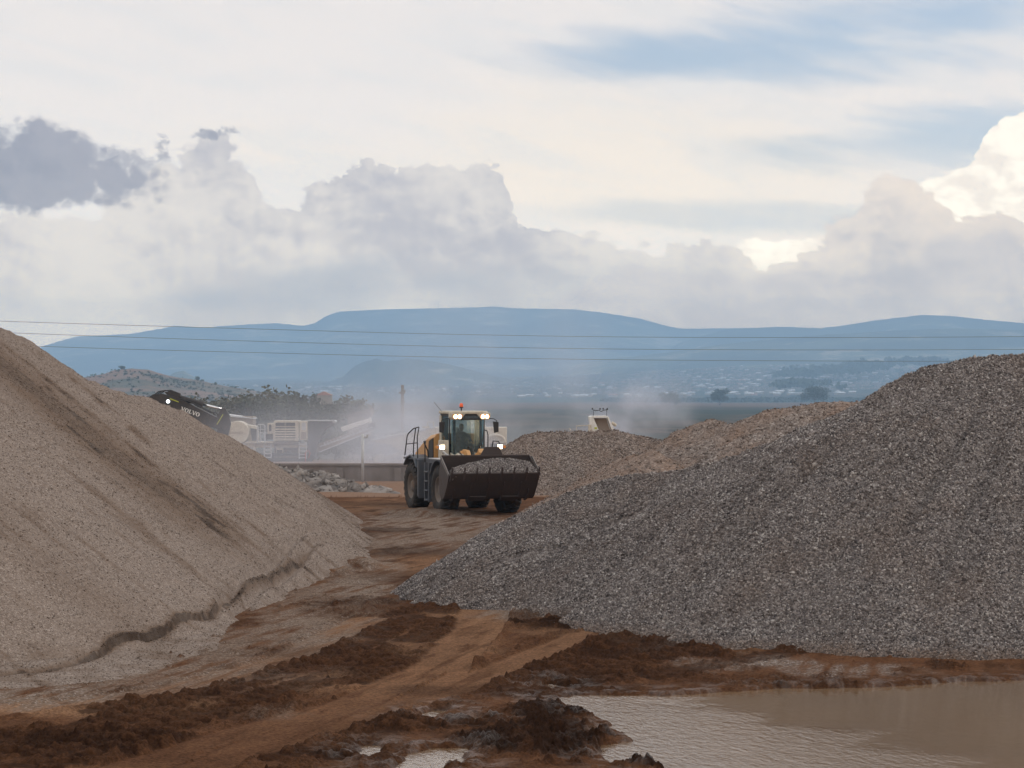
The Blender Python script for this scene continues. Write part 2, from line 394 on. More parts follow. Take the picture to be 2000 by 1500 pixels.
def gravelm(name, stops, cell, bumpd, earth=(.20, .125, .08), base=1.0, warm=.22):
    """gravel: per-stone colours, attribute ga = (is a loose stone, random value, earthiness, plus shade painted at the cut edge)"""
    m, t, b = mat(name); co = t.new('ShaderNodeTexCoord').outputs['Object']
    at_ = t.new('ShaderNodeAttribute', attribute_name='ga').outputs['Vector']; ga = t.xyz(at_)
    v = t.new('ShaderNodeTexVoronoi'); t.put(v.inputs['Vector'], co); t.put(v.inputs['Scale'], 1 / cell)
    v2 = t.new('ShaderNodeTexVoronoi'); t.put(v2.inputs['Vector'], co); t.put(v2.inputs['Scale'], .42 / cell)
    rv = t.xyz(v.outputs['Color'])[0]; rv2 = t.xyz(v2.outputs['Color'])[1]
    rnd = t.mix(ga[0], t.add(t.mul(rv, .65), t.mul(rv2, .35)), ga[1])
    c = t.ramp(rnd, stops)
    n = t.noise(co, 1.3, 6, .6); n2 = t.noise(co, 9, 4, .6)
    c = t.mix(t.m('MULTIPLY', ga[2], t.ss(t.add(n2, t.mul(t.sub(n, .5), .8), t.mul(t.sub(rnd, .5), .5)), .15, .6), clamp=True), c, t.mix(rnd, earth, tuple(x * 1.25 for x in earth)))
    c = t.mix(t.ss(t.add(ga[2], t.mul(t.sub(n2, .5), .5)), 1.05, 1.6), c, (.045, .028, .019))  # near-black for the darkest streaks and the painted shade of the cut edge
    c = t.mix(t.ss(n, .3, .7, .0, warm), c, (.30, .24, .20), 'MIX')
    c = t.mix(t.sub(1.0, ga[0]), c, t.mix(1.0, c, (base, base, base), 'MULTIPLY'))  # shade of the gaps between loose stones put into the bare surface colour
    t.put(b.inputs['Base Color'], c); b.inputs['Roughness'].default_value = .85; b.inputs['Specular IOR Level'].default_value = .15
    h = t.add(t.mul(t.sub(1.0, v.outputs['Distance']), 1.0), t.mul(t.sub(1.0, v2.outputs['Distance']), 1.4))
    t.put(b.inputs['Normal'], t.bump(h, bumpd, .9))
    return m
GREY = [(0, (.058, .051, .052)), (.3, (.155, .137, .134)), (.6, (.27, .24, .232)), (.85, (.41, .375, .36)), (1, (.58, .55, .53))]
TAN = [(0, (.09, .066, .053)), (.35, (.18, .139, .115)), (.7, (.265, .212, .18)), (1, (.46, .40, .36))]
PINK = [(0, (.06, .046, .040)), (.35, (.165, .132, .116)), (.7, (.255, .212, .19)), (1, (.46, .42, .39))]
M['grey_gravel'] = gravelm('grey crushed stone', GREY, .036, .03, base=.74, warm=.10)
M['tan_gravel'] = gravelm('tan fine gravel', TAN, .017, .010, earth=(.115, .075, .052))
M['mid_gravel'] = gravelm('brownish gravel', PINK, .05, .03, earth=(.21, .125, .08))
M['rubble'] = gravelm('dusty blasted rock', [(0, (.11, .10, .098)), (.5, (.20, .185, .18)), (1, (.34, .32, .31))], .5, .25, earth=(.26, .22, .19))

# ------------------------------------------------------------------ GROUND: one sheet in rings round the camera, fine where the yard is seen
PROF_D = [0, 110, 170, 300, 600, 4200, 5000, 6000, 7500, 9000, 16000]
PROF_Z = [0, 0, -.7, -4, -10, -10, 3, 36, 105, 150, 160]
def far_z(x, y):
    D = np.hypot(x, y); z = np.interp(D, PROF_D, PROF_Z)
    side = sst(-.06, .16, x / np.maximum(np.abs(y), 1)); k = lerp(.42, 1.0, side)
    z = np.where(z > -10, np.where(D > 4200, (z + 10) * k - 10, z), z)
    return z + sst(130, 500, D) * fbm(x / 260, y / 260, 4, 91) * 1.6 + sst(4400, 7000, D) * fbm(x / 700, y / 700, 4, 92) * 14
PUD = [[(1055, 1362), (1130, 1352), (1300, 1352), (1420, 1345), (1560, 1338), (1680, 1337), (1850, 1328), (2000, 1320), (2300, 1316), (2500, 1700), (1290, 1700),
        (1285, 1492), (1200, 1488), (1168, 1470), (1172, 1450), (1238, 1440), (1208, 1408), (1140, 1392)],
       [(735, 1505), (785, 1470), (850, 1456), (915, 1452), (900, 1482), (860, 1520), (700, 1600), (640, 1600)],
       [(812, 1396), (842, 1380), (866, 1382), (846, 1398)], [(890, 1404), (925, 1392), (965, 1396), (925, 1408)],
       [(1055, 1334), (1075, 1329), (1115, 1335), (1085, 1341)], [(700, 1474), (730, 1452), (735, 1460), (712, 1478)]]
PUDW = [[g2w(*p) for p in q] for q in PUD]
LUG = [([(890, 1170), (820, 1205), (730, 1245), (640, 1285), (520, 1325), (360, 1370), (180, 1420), (0, 1470), (-200, 1530)], .36, .11, .46),
       ([(930, 1186), (860, 1228), (770, 1272), (660, 1318), (520, 1364), (330, 1418), (120, 1482), (-100, 1560)], .36, .10, .50),
       ([(850, 1178), (760, 1212), (660, 1252), (540, 1300), (380, 1345), (200, 1392)], .30, .07, .44),
       ([(1420, 1225), (1290, 1240), (1170, 1275), (1060, 1320)], .38, .11, .48), ([(1490, 1252), (1350, 1270), (1230, 1300), (1130, 1335)], .36, .09, .44),
       ([(1390, 1213), (1250, 1226), (1130, 1256), (1030, 1298)], .34, .10, .46), ([(1540, 1275), (1400, 1300), (1260, 1325)], .32, .07, .42),
       ([(930, 1412), (760, 1424), (600, 1422), (430, 1450), (250, 1490)], .38, .13, .55), ([(700, 1478), (560, 1470), (420, 1492), (250, 1530)], .36, .09, .5),
       ([(860, 1262), (790, 1295), (690, 1335)], .30, .09, .42), ([(960, 1215), (900, 1262), (850, 1300)], .22, .05, .36)]
SM = [([(945, 1160), (930, 1230), (860, 1300), (700, 1375), (500, 1430), (300, 1490), (100, 1560)], .42),
      ([(1350, 1203), (1150, 1240), (1000, 1300), (880, 1350), (700, 1400), (480, 1470), (300, 1540)], .36),
      ([(720, 1210), (560, 1290), (330, 1350), (0, 1395), (-200, 1420)], .35),
      ([(985, 1190), (960, 1240), (890, 1320), (800, 1370)], .18)]
CLOD = [(180, 1462, 260, 44, 1.0), (855, 1156, 75, 17, 1.6), (1010, 1205, 70, 12, .7), (1180, 1218, 210, 20, 1.1), (1250, 1262, 230, 45, .9), (1130, 1315, 240, 30, .7), (1555, 1272, 44, 8, .8),
        (1050, 1440, 150, 46, 1.5), (1080, 1395, 90, 14, 1.2), (730, 1420, 150, 24, .8), (560, 1460, 260, 40, .45), (1260, 1492, 60, 12, 1.1), (660, 1290, 150, 34, .7), (420, 1385, 300, 46, .6),
        (1850, 1305, 46, 7, .6), (1500, 1330, 260, 10, .35), (700, 1190, 120, 26, .5), (765, 1076, 26, 10, .45), (560, 1500, 500, 60, .3), (930, 1340, 200, 30, .35)]
DARKF = [(765, 1036, 80, 7, 1), (790, 1078, 110, 12, .9), (840, 1132, 70, 16, .7), (690, 1042, 70, 10, .8), (900, 1022, 40, 10, .5), (760, 985, 140, 6, .7), (640, 1060, 40, 20, .5), (760, 1130, 120, 14, .6), (690, 1175, 120, 10, .5), (560, 1275, 160, 12, .5), (1000, 1352, 260, 14, .6), (1150, 1345, 160, 8, .6)]
GRV = [(1275, 1262, 55, 22, 1.0), (1450, 1296, 150, 17, 1.0), (1650, 1312, 160, 14, .55), (840, 1022, 150, 30, 1.1), (760, 1062, 170, 26, .8), (880, 1050, 150, 14, .8), (300, 1320, 330, 45, .6),
       (600, 1230, 130, 60, .75), (700, 1150, 90, 45, .9), (60, 1360, 180, 28, 1.0), (520, 1395, 90, 14, .4), (640, 1185, 120, 60, .6), (1010, 1200, 80, 14, .8), (1100, 1192, 120, 8, .8), (440, 1270, 160, 44, .55),
       (1000, 1035, 120, 26, .6), (620, 1030, 70, 40, .9), (740, 1110, 60, 22, .8)]
LIGHT = [(940, 1200, 90, 36, .8), (860, 1260, 120, 40, .6), (1160, 1235, 160, 20, .6), (180, 1385, 300, 22, .9), (700, 1340, 200, 26, .5), (820, 1100, 90, 30, .55), (1480, 1260, 110, 20, .45),
         (760, 990, 120, 16, .7), (620, 1110, 60, 25, .5)]
def field(px, py, items, nz):
    r = np.zeros(px.shape)
    for cx, cy_, rx, ry, a in items:
        d = np.hypot((px - cx) / rx, (py - cy_) / ry) + nz
        r = np.maximum(r, a * sst(1.25, .45, d))
    return r
def near_ground(x, y):
    """height, albedo, (gravel, wetness) of the yard"""
    D = np.maximum(y, 6); px = 1000 + F * x / D; py = HY + F * HC / D
    wob = fbm(x / 1.1, y / 1.6, 4, 3); w2 = fbm(x / .35, y / .5, 4, 5)
    h = .035 * fbm(x / 2.5, y / 2.5, 4, 1) + .012 * fbm(x / .35, y / .35, 3, 2)
    clod = field(px, py, CLOD, wob * .7 + w2 * .35)
    grav = np.clip(field(px, py, GRV, wob * .8 + w2 * .5), 0, 1)
    light = np.clip(field(px, py, LIGHT, wob * .8 + w2 * .3), 0, 1)
    mud = np.clip(.25 + .5 * sst(0, .5, wob) + clod, 0, 1)
    sm = np.zeros(x.shape)
    for pts, hw in SM:
        d, s, side = polydist(x, y, [g2w(*p) for p in pts])
        k = sst(hw * 1.15, hw * .8, d + w2 * .07)
        h = h * (1 - .8 * k) + k * (-.035 + .012 * np.cos(side * 34 + wob * 2) + .012 * w2)
        h += .05 * np.exp(-((d - hw * 1.3) / .13) ** 2) * (.6 + w2)
        sm = np.maximum(sm, k)
    clod = clod * (1 - .75 * sm); mud = mud * (1 - .8 * sm)
    stk0 = fbm((x * .97 - y * .23) / .5, (x * .23 + y * .97) / 2.2, 3, 27)
    lugm = np.zeros(x.shape); toothm = np.zeros(x.shape)
    for i, (pts, hw, A, per) in enumerate(LUG):
        d, s, side = polydist(x, y, [g2w(*p) for p in pts])
        k = sst(hw * 1.3, hw * 1.0, d + w2 * .10) * (1 - .8 * sm) * sst(-.42, .12, wob + .22 + .4 * stk0)
        ph = s / per + np.abs(side) * .35 + np.where(side > 0, .35, 0) + wob * .08
        tooth = sst(-.35, .35, np.sin(2 * np.pi * ph) + w2 * .8)
        brk = sst(-.25, .1, np.abs(side) - .05 + w2 * .1)
        h += k * (A * .85 * tooth * brk * np.clip(.75 + .9 * wob, .2, 1.3) - .035); toothm = np.maximum(toothm, k * tooth * brk) + .02 * np.exp(-((d - hw * 1.25) / .12) ** 2) * (.5 + w2)
        lugm = np.maximum(lugm, k); mud = np.maximum(mud, k)
    cl = np.clip(fbm(x / .55, y / .62, 5, 11, .58) * 1.5 + .45, 0, 1.5)
    cl2 = np.clip(fbm(x / .09, y / .11, 3, 13), -.4, 1)
    h += clod * (.075 * cl ** 1.3 + .035 * cl2 + .01) + (1 - sm) * (.25 + .75 * mud) * (.018 * cl2 + .025 * cl)
    tq = fbm(x / .42, y / .75, 4, 51, .55) * 5.5; tf = np.floor(tq); terr = (tf + sst(.38, .62, tq - tf)) / 5.5
    tq2 = fbm(x / .16, y / .30, 3, 53, .55) * 4; tf2 = np.floor(tq2); terr2 = (tf2 + sst(.35, .65, tq2 - tf2)) / 4
    h += (1 - .85 * sm) * np.clip(.12 + mud + clod, 0, 1.3) * (.085 * terr + .045 * terr2) * (1 - .65 * lugm) * sst(75, 50, y)
    # sparse lumps of mud everywhere
    lump = sst(.38, .7, fbm(x / .24, y / .30, 3, 21)); h += lump * .06 * (1 - sm) * sst(70, 45, y)
    h += field(px, py, [(835, 1004, 100, 6, .17), (900, 1150, 40, 8, .12), (690, 1108, 60, 9, .22), (640, 1118, 60, 10, .15)], wob * .3)
    sd = np.full(x.shape, -9.0)
    for q in PUDW: sd = np.maximum(sd, polysdf(x, y, q))
    sdn = sd + wob * .26 + w2 * .14
    wet = sst(-1.1, .1, sdn)
    h = np.maximum(h, -.035 + .03 * w2)
    h = lerp(np.maximum(h, -.045 + .06 * sst(-.05, -.5, sdn)), -.16, sst(-.10, .16, sdn))
    # albedo
    c_dark = np.array([.022, .0105, .006]); c_mid = np.array([.110, .051, .026]); c_light = np.array([.245, .138, .080]); c_grav = np.array([.185, .138, .106])
    t1 = sst(-.35, .45, w2 * .6 + wob * .6)[:, None]
    c = lerp(c_mid * .85, c_mid * 1.15, t1)
    c = lerp(c, c_light, np.clip(np.maximum(light, sm * .7 * sst(1520, 1180, py)) * .9 + .18 * (wob + .3), 0, 1)[:, None])
    stk = fbm((x * .97 - y * .23) / .28, (x * .23 + y * .97) / 3.2, 4, 29)
    dk = np.clip(field(px, py, DARKF, wob * .9 + w2 * .3), 0, 1)
    c = lerp(c, c_mid * .7, (sst(.0, .45, stk + wob * .5 + w2 * .3) * .7)[:, None]); c = lerp(c, c_dark * 1.3, (dk * .8)[:, None])
    c = lerp(c, c_dark, np.clip(np.maximum(mud * .55 * sst(-.1, .4, wob + .15), np.maximum(clod * .9, lugm * .8)) + lump * .5, 0, .95)[:, None])
    c = lerp(c, c_mid * .66, (toothm * .6 * sst(-.4, .2, wob + w2))[:, None]); c = lerp(c, c_mid * .6, (clod.clip(0, 1) * .6 * sst(.1, .45, fbm(x / .3, y / .5, 3, 37)))[:, None])
    c = lerp(c, c * .72, (wet * .8)[:, None])
    grav = grav * (1 - np.clip(clod, 0, 1)) * (1 - lugm * .8) * sst(.1, -.3, sd - .1) * (1 - .7 * dk) * sst(-.5, .15, stk * .9 + wob * .5)
    c = lerp(c, c_grav, (np.clip(grav * 1.1 * sst(-.5, .3, w2 + wob * .3 + .25), 0, 1) * .9)[:, None])
    return h, c, grav, wet
th_d = np.linspace(-.245, .245, 1650); th_o = np.concatenate([np.linspace(.26, .6, 14), np.linspace(.75, 2 * np.pi - .75, 40), np.linspace(2 * np.pi - .6, 2 * np.pi - .26, 14)])
TH = np.concatenate([th_d, th_o])
RR = np.concatenate([[.4, 2, 5, 9, 14, 19, 22], 1 / np.linspace(1 / 23.5, 1 / 95, 950), np.geomspace(96, 600, 110), np.geomspace(615, 13200, 170)])
GR, GT = np.meshgrid(RR, TH, indexing='ij'); gx = (GR * np.sin(GT)).ravel(); gy = (GR * np.cos(GT)).ravel()
gz = far_z(gx, gy); gd = np.hypot(gx, gy)
gc = np.zeros((len(gx), 3)); gg = np.zeros(len(gx)); gw = np.zeros(len(gx))
near = (gd < 96)
fr = near & (gy > 20) & (np.abs(gx) < .45 * gy)
nh, nc_, ng, nw = near_ground(gx[fr], gy[fr])
gc[near] = (.17, .085, .05); gz[near] += .02 * fbm(gx[near] / 1.5, gy[near] / 1.5, 3, 4) - .18
fade = sst(96, 90, gd[fr])
gz[fr] = lerp(0, nh, fade); gc[fr] = nc_; gg[fr] = ng; gw[fr] = nw
fa = ~near; X, Y, DD = gx[fa], gy[fa], gd[fa]
n1 = fbm(X / 160, Y / 420, 5, 41); n2 = fbm(X / 30, Y / 80, 4, 43); n3 = fbm(X / 900, Y / 260, 4, 44)
dirt = np.array([.22, .14, .10]); green = np.array([.040, .046, .030]); field_c = np.array([.105, .08, .058]); dkg = np.array([.022, .030, .018])
c = lerp(green, field_c, sst(-.15, .35, n1 + n3 * .6)[:, None]); c = lerp(c, dkg, sst(.05, .4, n2 + n1 * .4)[:, None])
DN = DD + 500 * n3 + 260 * n1
bf = sst(2000, 2700, DN) * sst(4350, 3950, DN); c = lerp(c, np.array([.15, .095, .065]), (bf * .75 * sst(-.4, .1, n3 + .2))[:, None])
c = lerp(c, dkg * 2.4, (sst(3900, 4250, DN) * sst(5000, 4400, DN) * sst(-.3, .2, n3 + n2 * .4 + .1))[:, None])
c = lerp(c, np.array([.12, .10, .08]), (sst(4900, 5300, DD) * .6 * sst(-.2, .3, n2))[:, None])
gc[fa] = lerp(dirt + 0 * c, c, sst(150, 230, DD + n1 * 30)[:, None])
def groundm():
    m, t, b = mat('yard earth'); co = t.new('ShaderNodeTexCoord').outputs['Object']
    cc = t.new('ShaderNodeAttribute', attribute_name='albedo').outputs['Color']; ga = t.xyz(t.new('ShaderNodeAttribute', attribute_name='ga').outputs['Vector'])
    v = t.new('ShaderNodeTexVoronoi'); t.put(v.inputs['Vector'], co); t.put(v.inputs['Scale'], 34.0); rv = t.xyz(v.outputs['Color'])[0]
    n = t.noise(co, 22, 6, .65); n2 = t.noise(co, 3, 5, .6)
    gsel = t.m('MULTIPLY', ga[0], t.ss(t.add(rv, t.mul(t.sub(n2, .5), .9)), .35, .55), clamp=True)
    c1 = t.mix(1.0, cc, t.ramp(n, [(.3, .42), (.7, 1.5)]), 'MULTIPLY')
    c1 = t.mix(t.mul(gsel, .75), c1, t.mix(ga[2], t.ramp(t.xyz(v.outputs['Color'])[1], GREY), t.ramp(t.xyz(v.outputs['Color'])[1], TAN)))
    peb = t.ss(t.add(rv, t.mul(n2, .25)), 1.20, 1.22)
    c1 = t.mix(t.mul(peb, .7), c1, (.34, .27, .22))
    t.put(b.inputs['Base Color'], c1)
    t.put(b.inputs['Roughness'], t.sub(.92, t.mul(ga[1], t.ss(n2, .35, .62), .6))); t.put(b.inputs['Specular IOR Level'], t.add(.02, t.mul(ga[1], t.ss(n2, .45, .62), .20)))
    bm = t.bump(t.mul(t.sub(1.0, v.outputs['Distance']), t.add(.25, gsel)), .02, .8)
    bm = t.bump(n, .03, .55, bm)
    t.put(b.inputs['Normal'], bm)
    return m
M['ground'] = groundm()
ground = npmesh('ground', np.stack([gx, gy, gz], 1), gridfaces(len(RR), len(TH), wrap=True), M['ground'], attrs={'albedo': gc, 'ga': np.stack([gg, gw, sst(.02, -.03, gx / np.maximum(gy, 1))], 1)})
tag(ground, kind='structure')
# muddy water standing in the hollows of the yard
def waterm():
    m, t, b = mat('muddy water'); co = t.new('ShaderNodeTexCoord').outputs['Object']
    n = t.noise(co, .5, 4, .5)
    t.put(b.inputs['Base Color'], t.mix(t.ss(n, .3, .7), (.19, .125, .076), (.165, .108, .066)))
    b.inputs['Roughness'].default_value = .06; b.inputs['IOR'].default_value = 1.6
    q = t.vm('MULTIPLY', co, (1.0, .62, 1))
    q = t.vm('MULTIPLY', t.vm('ADD', co, t.vm('MULTIPLY', t.comb(t.xyz(co)[1], 0.0, 0.0), (.30, 0, 0))), (1.5, .62, 1)); wv = t.noise(q, 6.0, 3, .5, .5); w3 = t.noise(q, 15, 3, .55, .4); w4 = t.noise(co, .7, 2, .5)
    amt = t.ss(t.add(t.mul(t.sub(w4, .5), 1.2), t.ss(t.add(t.xyz(co)[0], t.mul(t.xyz(co)[1], .55)), 22.5, 18.0)), .25, .75, .16, 1.0)
    t.put(b.inputs['Normal'], t.bump(t.mul(t.add(wv, t.mul(w3, .5)), amt), .04, .6))
    return m
M['water'] = waterm()
ww = [(0.0, 22), (9.5, 22), (10.5, 35.5), (6, 36.2), (0.2, 35.5)]
def sheet(name, rect, z, m):
    x0, x1, y0, y1 = rect
    return npmesh(name, np.array([(x0, y0, z), (x1, y0, z), (x1, y1, z), (x0, y1, z)], float), np.array([(0, 1, 2, 3)]), m)
tag(sheet('water', (-2.6, 11.5, 22.5, 36.8), -.052, M['water']), kind='structure')

# ------------------------------------------------------------------ stockpiles
def envelope(x, y, ridges, slope):
    h = np.full(x.shape, -9.0)
    for pts in ridges:
        for (ax, ay, az_), (bx, by, bz) in zip(pts[:-1], pts[1:]):
            ex, ey = bx - ax, by - ay; L2 = ex * ex + ey * ey + 1e-9
            L = math.sqrt(L2); gsl = (bz - az_) / L
            t = ((x - ax) * ex + (y - ay) * ey) / L2
            dperp = np.abs((x - ax) * ey - (y - ay) * ex) / L
            k = gsl / math.sqrt(max(slope * slope - gsl * gsl, 1e-3))     # contact point shifts uphill along a sloping ridge
            tt = np.clip(t + k * dperp / L, 0, 1)
            d = np.hypot(x - ax - tt * ex, y - ay - tt * ey)
            h = np.maximum(h, az_ + tt * (bz - az_) - slope * d)
    return h
def rp(px, py, D): v = at(px, py, D); return (v.x, v.y, v.z)
OCT = np.array([(1, 0, 0), (-1, 0, 0), (0, 1, 0), (0, -1, 0), (0, 0, 1), (0, 0, -1)], float)
OCTF = np.array([(0, 2, 4), (2, 1, 4), (1, 3, 4), (3, 0, 4), (2, 0, 5), (1, 2, 5), (3, 1, 5), (0, 3, 5)])
def stones(name, P, size, m, parent, earth, var=.35):
    n = len(P); s = size * np.exp(rng.normal(0, var, n))
    A = rng.normal(size=(n, 3)); A /= np.linalg.norm(A, axis=1)[:, None]; B = rng.normal(size=(n, 3)); B = np.cross(A, B); B /= np.linalg.norm(B, axis=1)[:, None]; C = np.cross(A, B)
    k = rng.uniform([.75, .5, .35], [1.25, 1.0, .75], (n, 3)); o = OCT[None] * k[:, None, :] * (1 + rng.uniform(-.25, .25, (n, 6, 1)))
    V = P[:, None] + s[:, None, None] * .5 * (o[..., 0:1] * A[:, None] + o[..., 1:2] * B[:, None] + o[..., 2:3] * C[:, None]) * 1.25
    Fi = (OCTF[None] + (np.arange(n) * 6)[:, None, None]).reshape(-1, 3)
    r = np.repeat(rng.random(n), 6); e = np.repeat(earth, 6)
    o = npmesh(name, V.reshape(-1, 3), Fi, m, parent, smooth=False, attrs={'ga': np.stack([np.ones(6 * n), r, e], 1)})
    o['kind'] = 'stuff'; return o
def pile(name, label, cat, ridges, rect, step, slope, m, rid=False, amp=.1, seed=0, peak=None, ribs=0.0, earthf=None, nst=0, ssize=.04, post=None, group=None, clip=-.25, vis=None, detail=.03):
    x0, x1, y0, y1 = rect; nx = int((x1 - x0) / step); ny = int((y1 - y0) / (step * 1.35))
    xs = np.linspace(x0, x1, nx); ys = np.linspace(y0, y1, ny)
    def H(x, y):
        wx = x + .25 * fbm(x / 2, y / 2, 2, seed + 5); wy = y + .25 * fbm(x / 2, y / 2, 2, seed + 6)
        h = envelope(wx, wy, ridges, slope)
        if peak:
            a = np.arctan2(y - peak[1], x - peak[0]); h = h + ribs * fbm(a * peak[2], a * 0 + 3.3 + (.12 * np.hypot(x - peak[0], y - peak[1]) if rid else 0), 3, seed + 9, .5, rid) * sst(.5, 2.4, polydist(x, y, [(p[0], p[1]) for p in ridges[0]])[0])
        h = h + amp * fbm(x / 1.7, y / 1.7, 4, seed) + detail * fbm(x / .28, y / .28, 3, seed + 3)
        if post: h = post(x, y, h)
        return h
    Xg, Yg = np.meshgrid(xs, ys); X, Y = Xg.ravel(), Yg.ravel(); Z = H(X, Y)
    pxx = 1000 + F * X / np.maximum(Y, 5); pyy = HY + F * (HC - Z) / np.maximum(Y, 5)
    E = earthf(X, Y, Z, pxx, pyy) if earthf else np.zeros(X.shape)
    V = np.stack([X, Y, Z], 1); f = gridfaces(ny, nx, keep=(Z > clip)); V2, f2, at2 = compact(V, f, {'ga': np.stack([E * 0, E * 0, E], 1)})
    base = V2.mean(0); base[2] = 0
    o = npmesh(name, V2 - base, f2, m, attrs=at2, loc=tuple(base)); tag(o, label, cat, group)
    if nst:
        px_ = rng.uniform(x0, x1, nst * 4); py_ = rng.uniform(y0, y1, nst * 4)
        if vis: k = vis(px_, py_); px_, py_ = px_[k], py_[k]
        pz_ = H(px_, py_); k = pz_ > .0; px_, py_, pz_ = px_[k][:nst], py_[k][:nst], pz_[k][:nst]
        P = np.stack([px_, py_, pz_ + ssize * .1], 1)
        E = earthf(px_, py_, pz_, 1000 + F * px_ / py_, HY + F * (HC - pz_) / py_) if earthf else np.zeros(len(P))
        stones('loose_stones', P - base, ssize, m, o, E)
    return o
# right: grey crushed stone
r1 = [rp(842, 1135, 51.0), rp(910, 1078, 50.4), rp(1000, 1012, 48.8), rp(1100, 960, 48.2), rp(1200, 932, 48.2), rp(1350, 918, 47.2), rp(1500, 862, 45.2), rp(1640, 800, 44.4), rp(1720, 752, 44.2),
      rp(1800, 718, 44), rp(1900, 697, 44), rp(2000, 690, 44), rp(2250, 680, 44), rp(2600, 800, 45)]
def e_right(x, y, z, px, py):
    return np.clip(.2 * sst(-.1, .5, fbm(x / 1.5, y / 1.5, 4, 61)) + .5 * sst(.25, .0, z) * sst(900, 1100, px), 0, 1)
pile('gravel_pile', 'largest grey crushed stone pile at the right, its toe reaching the brown puddle', 'gravel pile', [r1], (-3.5, 17.5, 34, 56), .055, .70, M['grey_gravel'], amp=.10, seed=100,
     rid=True, peak=(11.5, 46.5, 8.5), ribs=.34, earthf=e_right, nst=400000, ssize=.032, vis=lambda x, y: (x < .40 * y) & (y < 50.5))
# left: long tan heap
l1 = [(-16.5, 42, 7.3), (-14.8, 52, 6.7), rp(-10, 632, 57), rp(80, 680, 58), rp(150, 737, 59.5), rp(240, 766, 62), rp(310, 783, 67), rp(360, 811, 70), rp(405, 834, 72), rp(455, 857, 76), rp(521, 900, 80), rp(590, 945, 84), rp(650, 985, 86.5)]
def band(t, c, wd): return np.exp(-((t - c) / wd) ** 2)
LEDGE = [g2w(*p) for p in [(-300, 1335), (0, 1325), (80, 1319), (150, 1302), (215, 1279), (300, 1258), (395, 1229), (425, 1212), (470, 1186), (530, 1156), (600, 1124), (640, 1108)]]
def e_left(x, y, z, px, py):
    a = (py - 690) - .80 * px; n = .7 * fbm(a / 60, px / 700, 4, 71) + .75 * fbm(a / 16, px / 380, 3, 72)
    n3 = fbm(x / .6, y / .6, 3, 73)
    e = .10 + 1.2 * band(a + n * 14, 20, 42) * sst(1150, 950, py) + 1.15 * band(a + 8 * n, -58, 5) * sst(.05, .3, fbm(px / 60, a / 30, 3, 74) + .08) + .85 * band(a + 10 * n, -8, 4) * sst(.1, .35, fbm(px / 80, a / 30, 3, 75)) + .8 * band(a + 12 * n, 95, 4) * sst(.15, .4, fbm(px / 50, a / 30, 3, 76)) + .8 * sst(.15, .55, n + n3 * .35) + .35 * band(a + n * 20, 330, 50)
    dl, _, _ = polydist(x, y, LEDGE); e += .5 * sst(.55, .1, z) * sst(-.1, .3, n3) + 1.35 * np.exp(-((dl - .01) / .075) ** 2) * sst(660, 560, px)  # last term: brown scarp of the cut edge with its shade line painted in
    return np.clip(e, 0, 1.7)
RUT = [g2w(*p) for p in [(425, 1210), (470, 1178), (530, 1148), (590, 1112), (640, 1096), (665, 1100)]]
def p_left(x, y, h):
    d, s, side = polydist(x, y, LEDGE)
    inside = side > 0
    n = fbm(x / .4, y / .4, 3, 77)
    pxv = 1000 + F * x / np.maximum(y, 5); wl = sst(500, 420, pxv); h0 = h
    h = np.where(inside, np.maximum(h, .12 * sst(.0, .12, d + n * .04)), (np.maximum(h, .1) - .04) * np.exp(-(d / 1.35) ** 1.6) + .02 * n - .06 * np.exp(-(d / .09) ** 2) - .10 * sst(1.2, 2.6, d))
    h = lerp(h0, h, wl)
    for off_ in (0.0, .42):
        d2, s2, side2 = polydist(x, y, [(a_ + off_ * .75, b_ - off_ * .4) for a_, b_ in RUT]); h = h - .09 * np.exp(-(d2 / .09) ** 2) + .05 * np.exp(-((d2 - .2) / .1) ** 2)
    # slump gouges running down the slope
    px = 1000 + F * x / np.maximum(y, 5); py = HY + F * (HC - h) / np.maximum(y, 5); a = (py - 690) - .80 * px
    g_ = fbm(a / 22, px / 420, 3, 78); h = h - .05 * sst(.28, .6, g_) * sst(.5, 1.2, h) - .10 * band(a, -58, 7) * sst(.0, .35, fbm(px / 70, a / 60, 3, 79)) * sst(.4, 1.0, h)
    return h
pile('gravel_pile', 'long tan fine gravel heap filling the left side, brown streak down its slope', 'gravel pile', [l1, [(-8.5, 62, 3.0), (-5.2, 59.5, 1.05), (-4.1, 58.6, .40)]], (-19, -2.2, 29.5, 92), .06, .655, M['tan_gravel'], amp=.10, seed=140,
     peak=(-13, 48, 7.5), ribs=.10, earthf=e_left, nst=110000, ssize=.021, vis=lambda x, y: (x > -.24 * y) & (y < 88), post=p_left, clip=-.12)
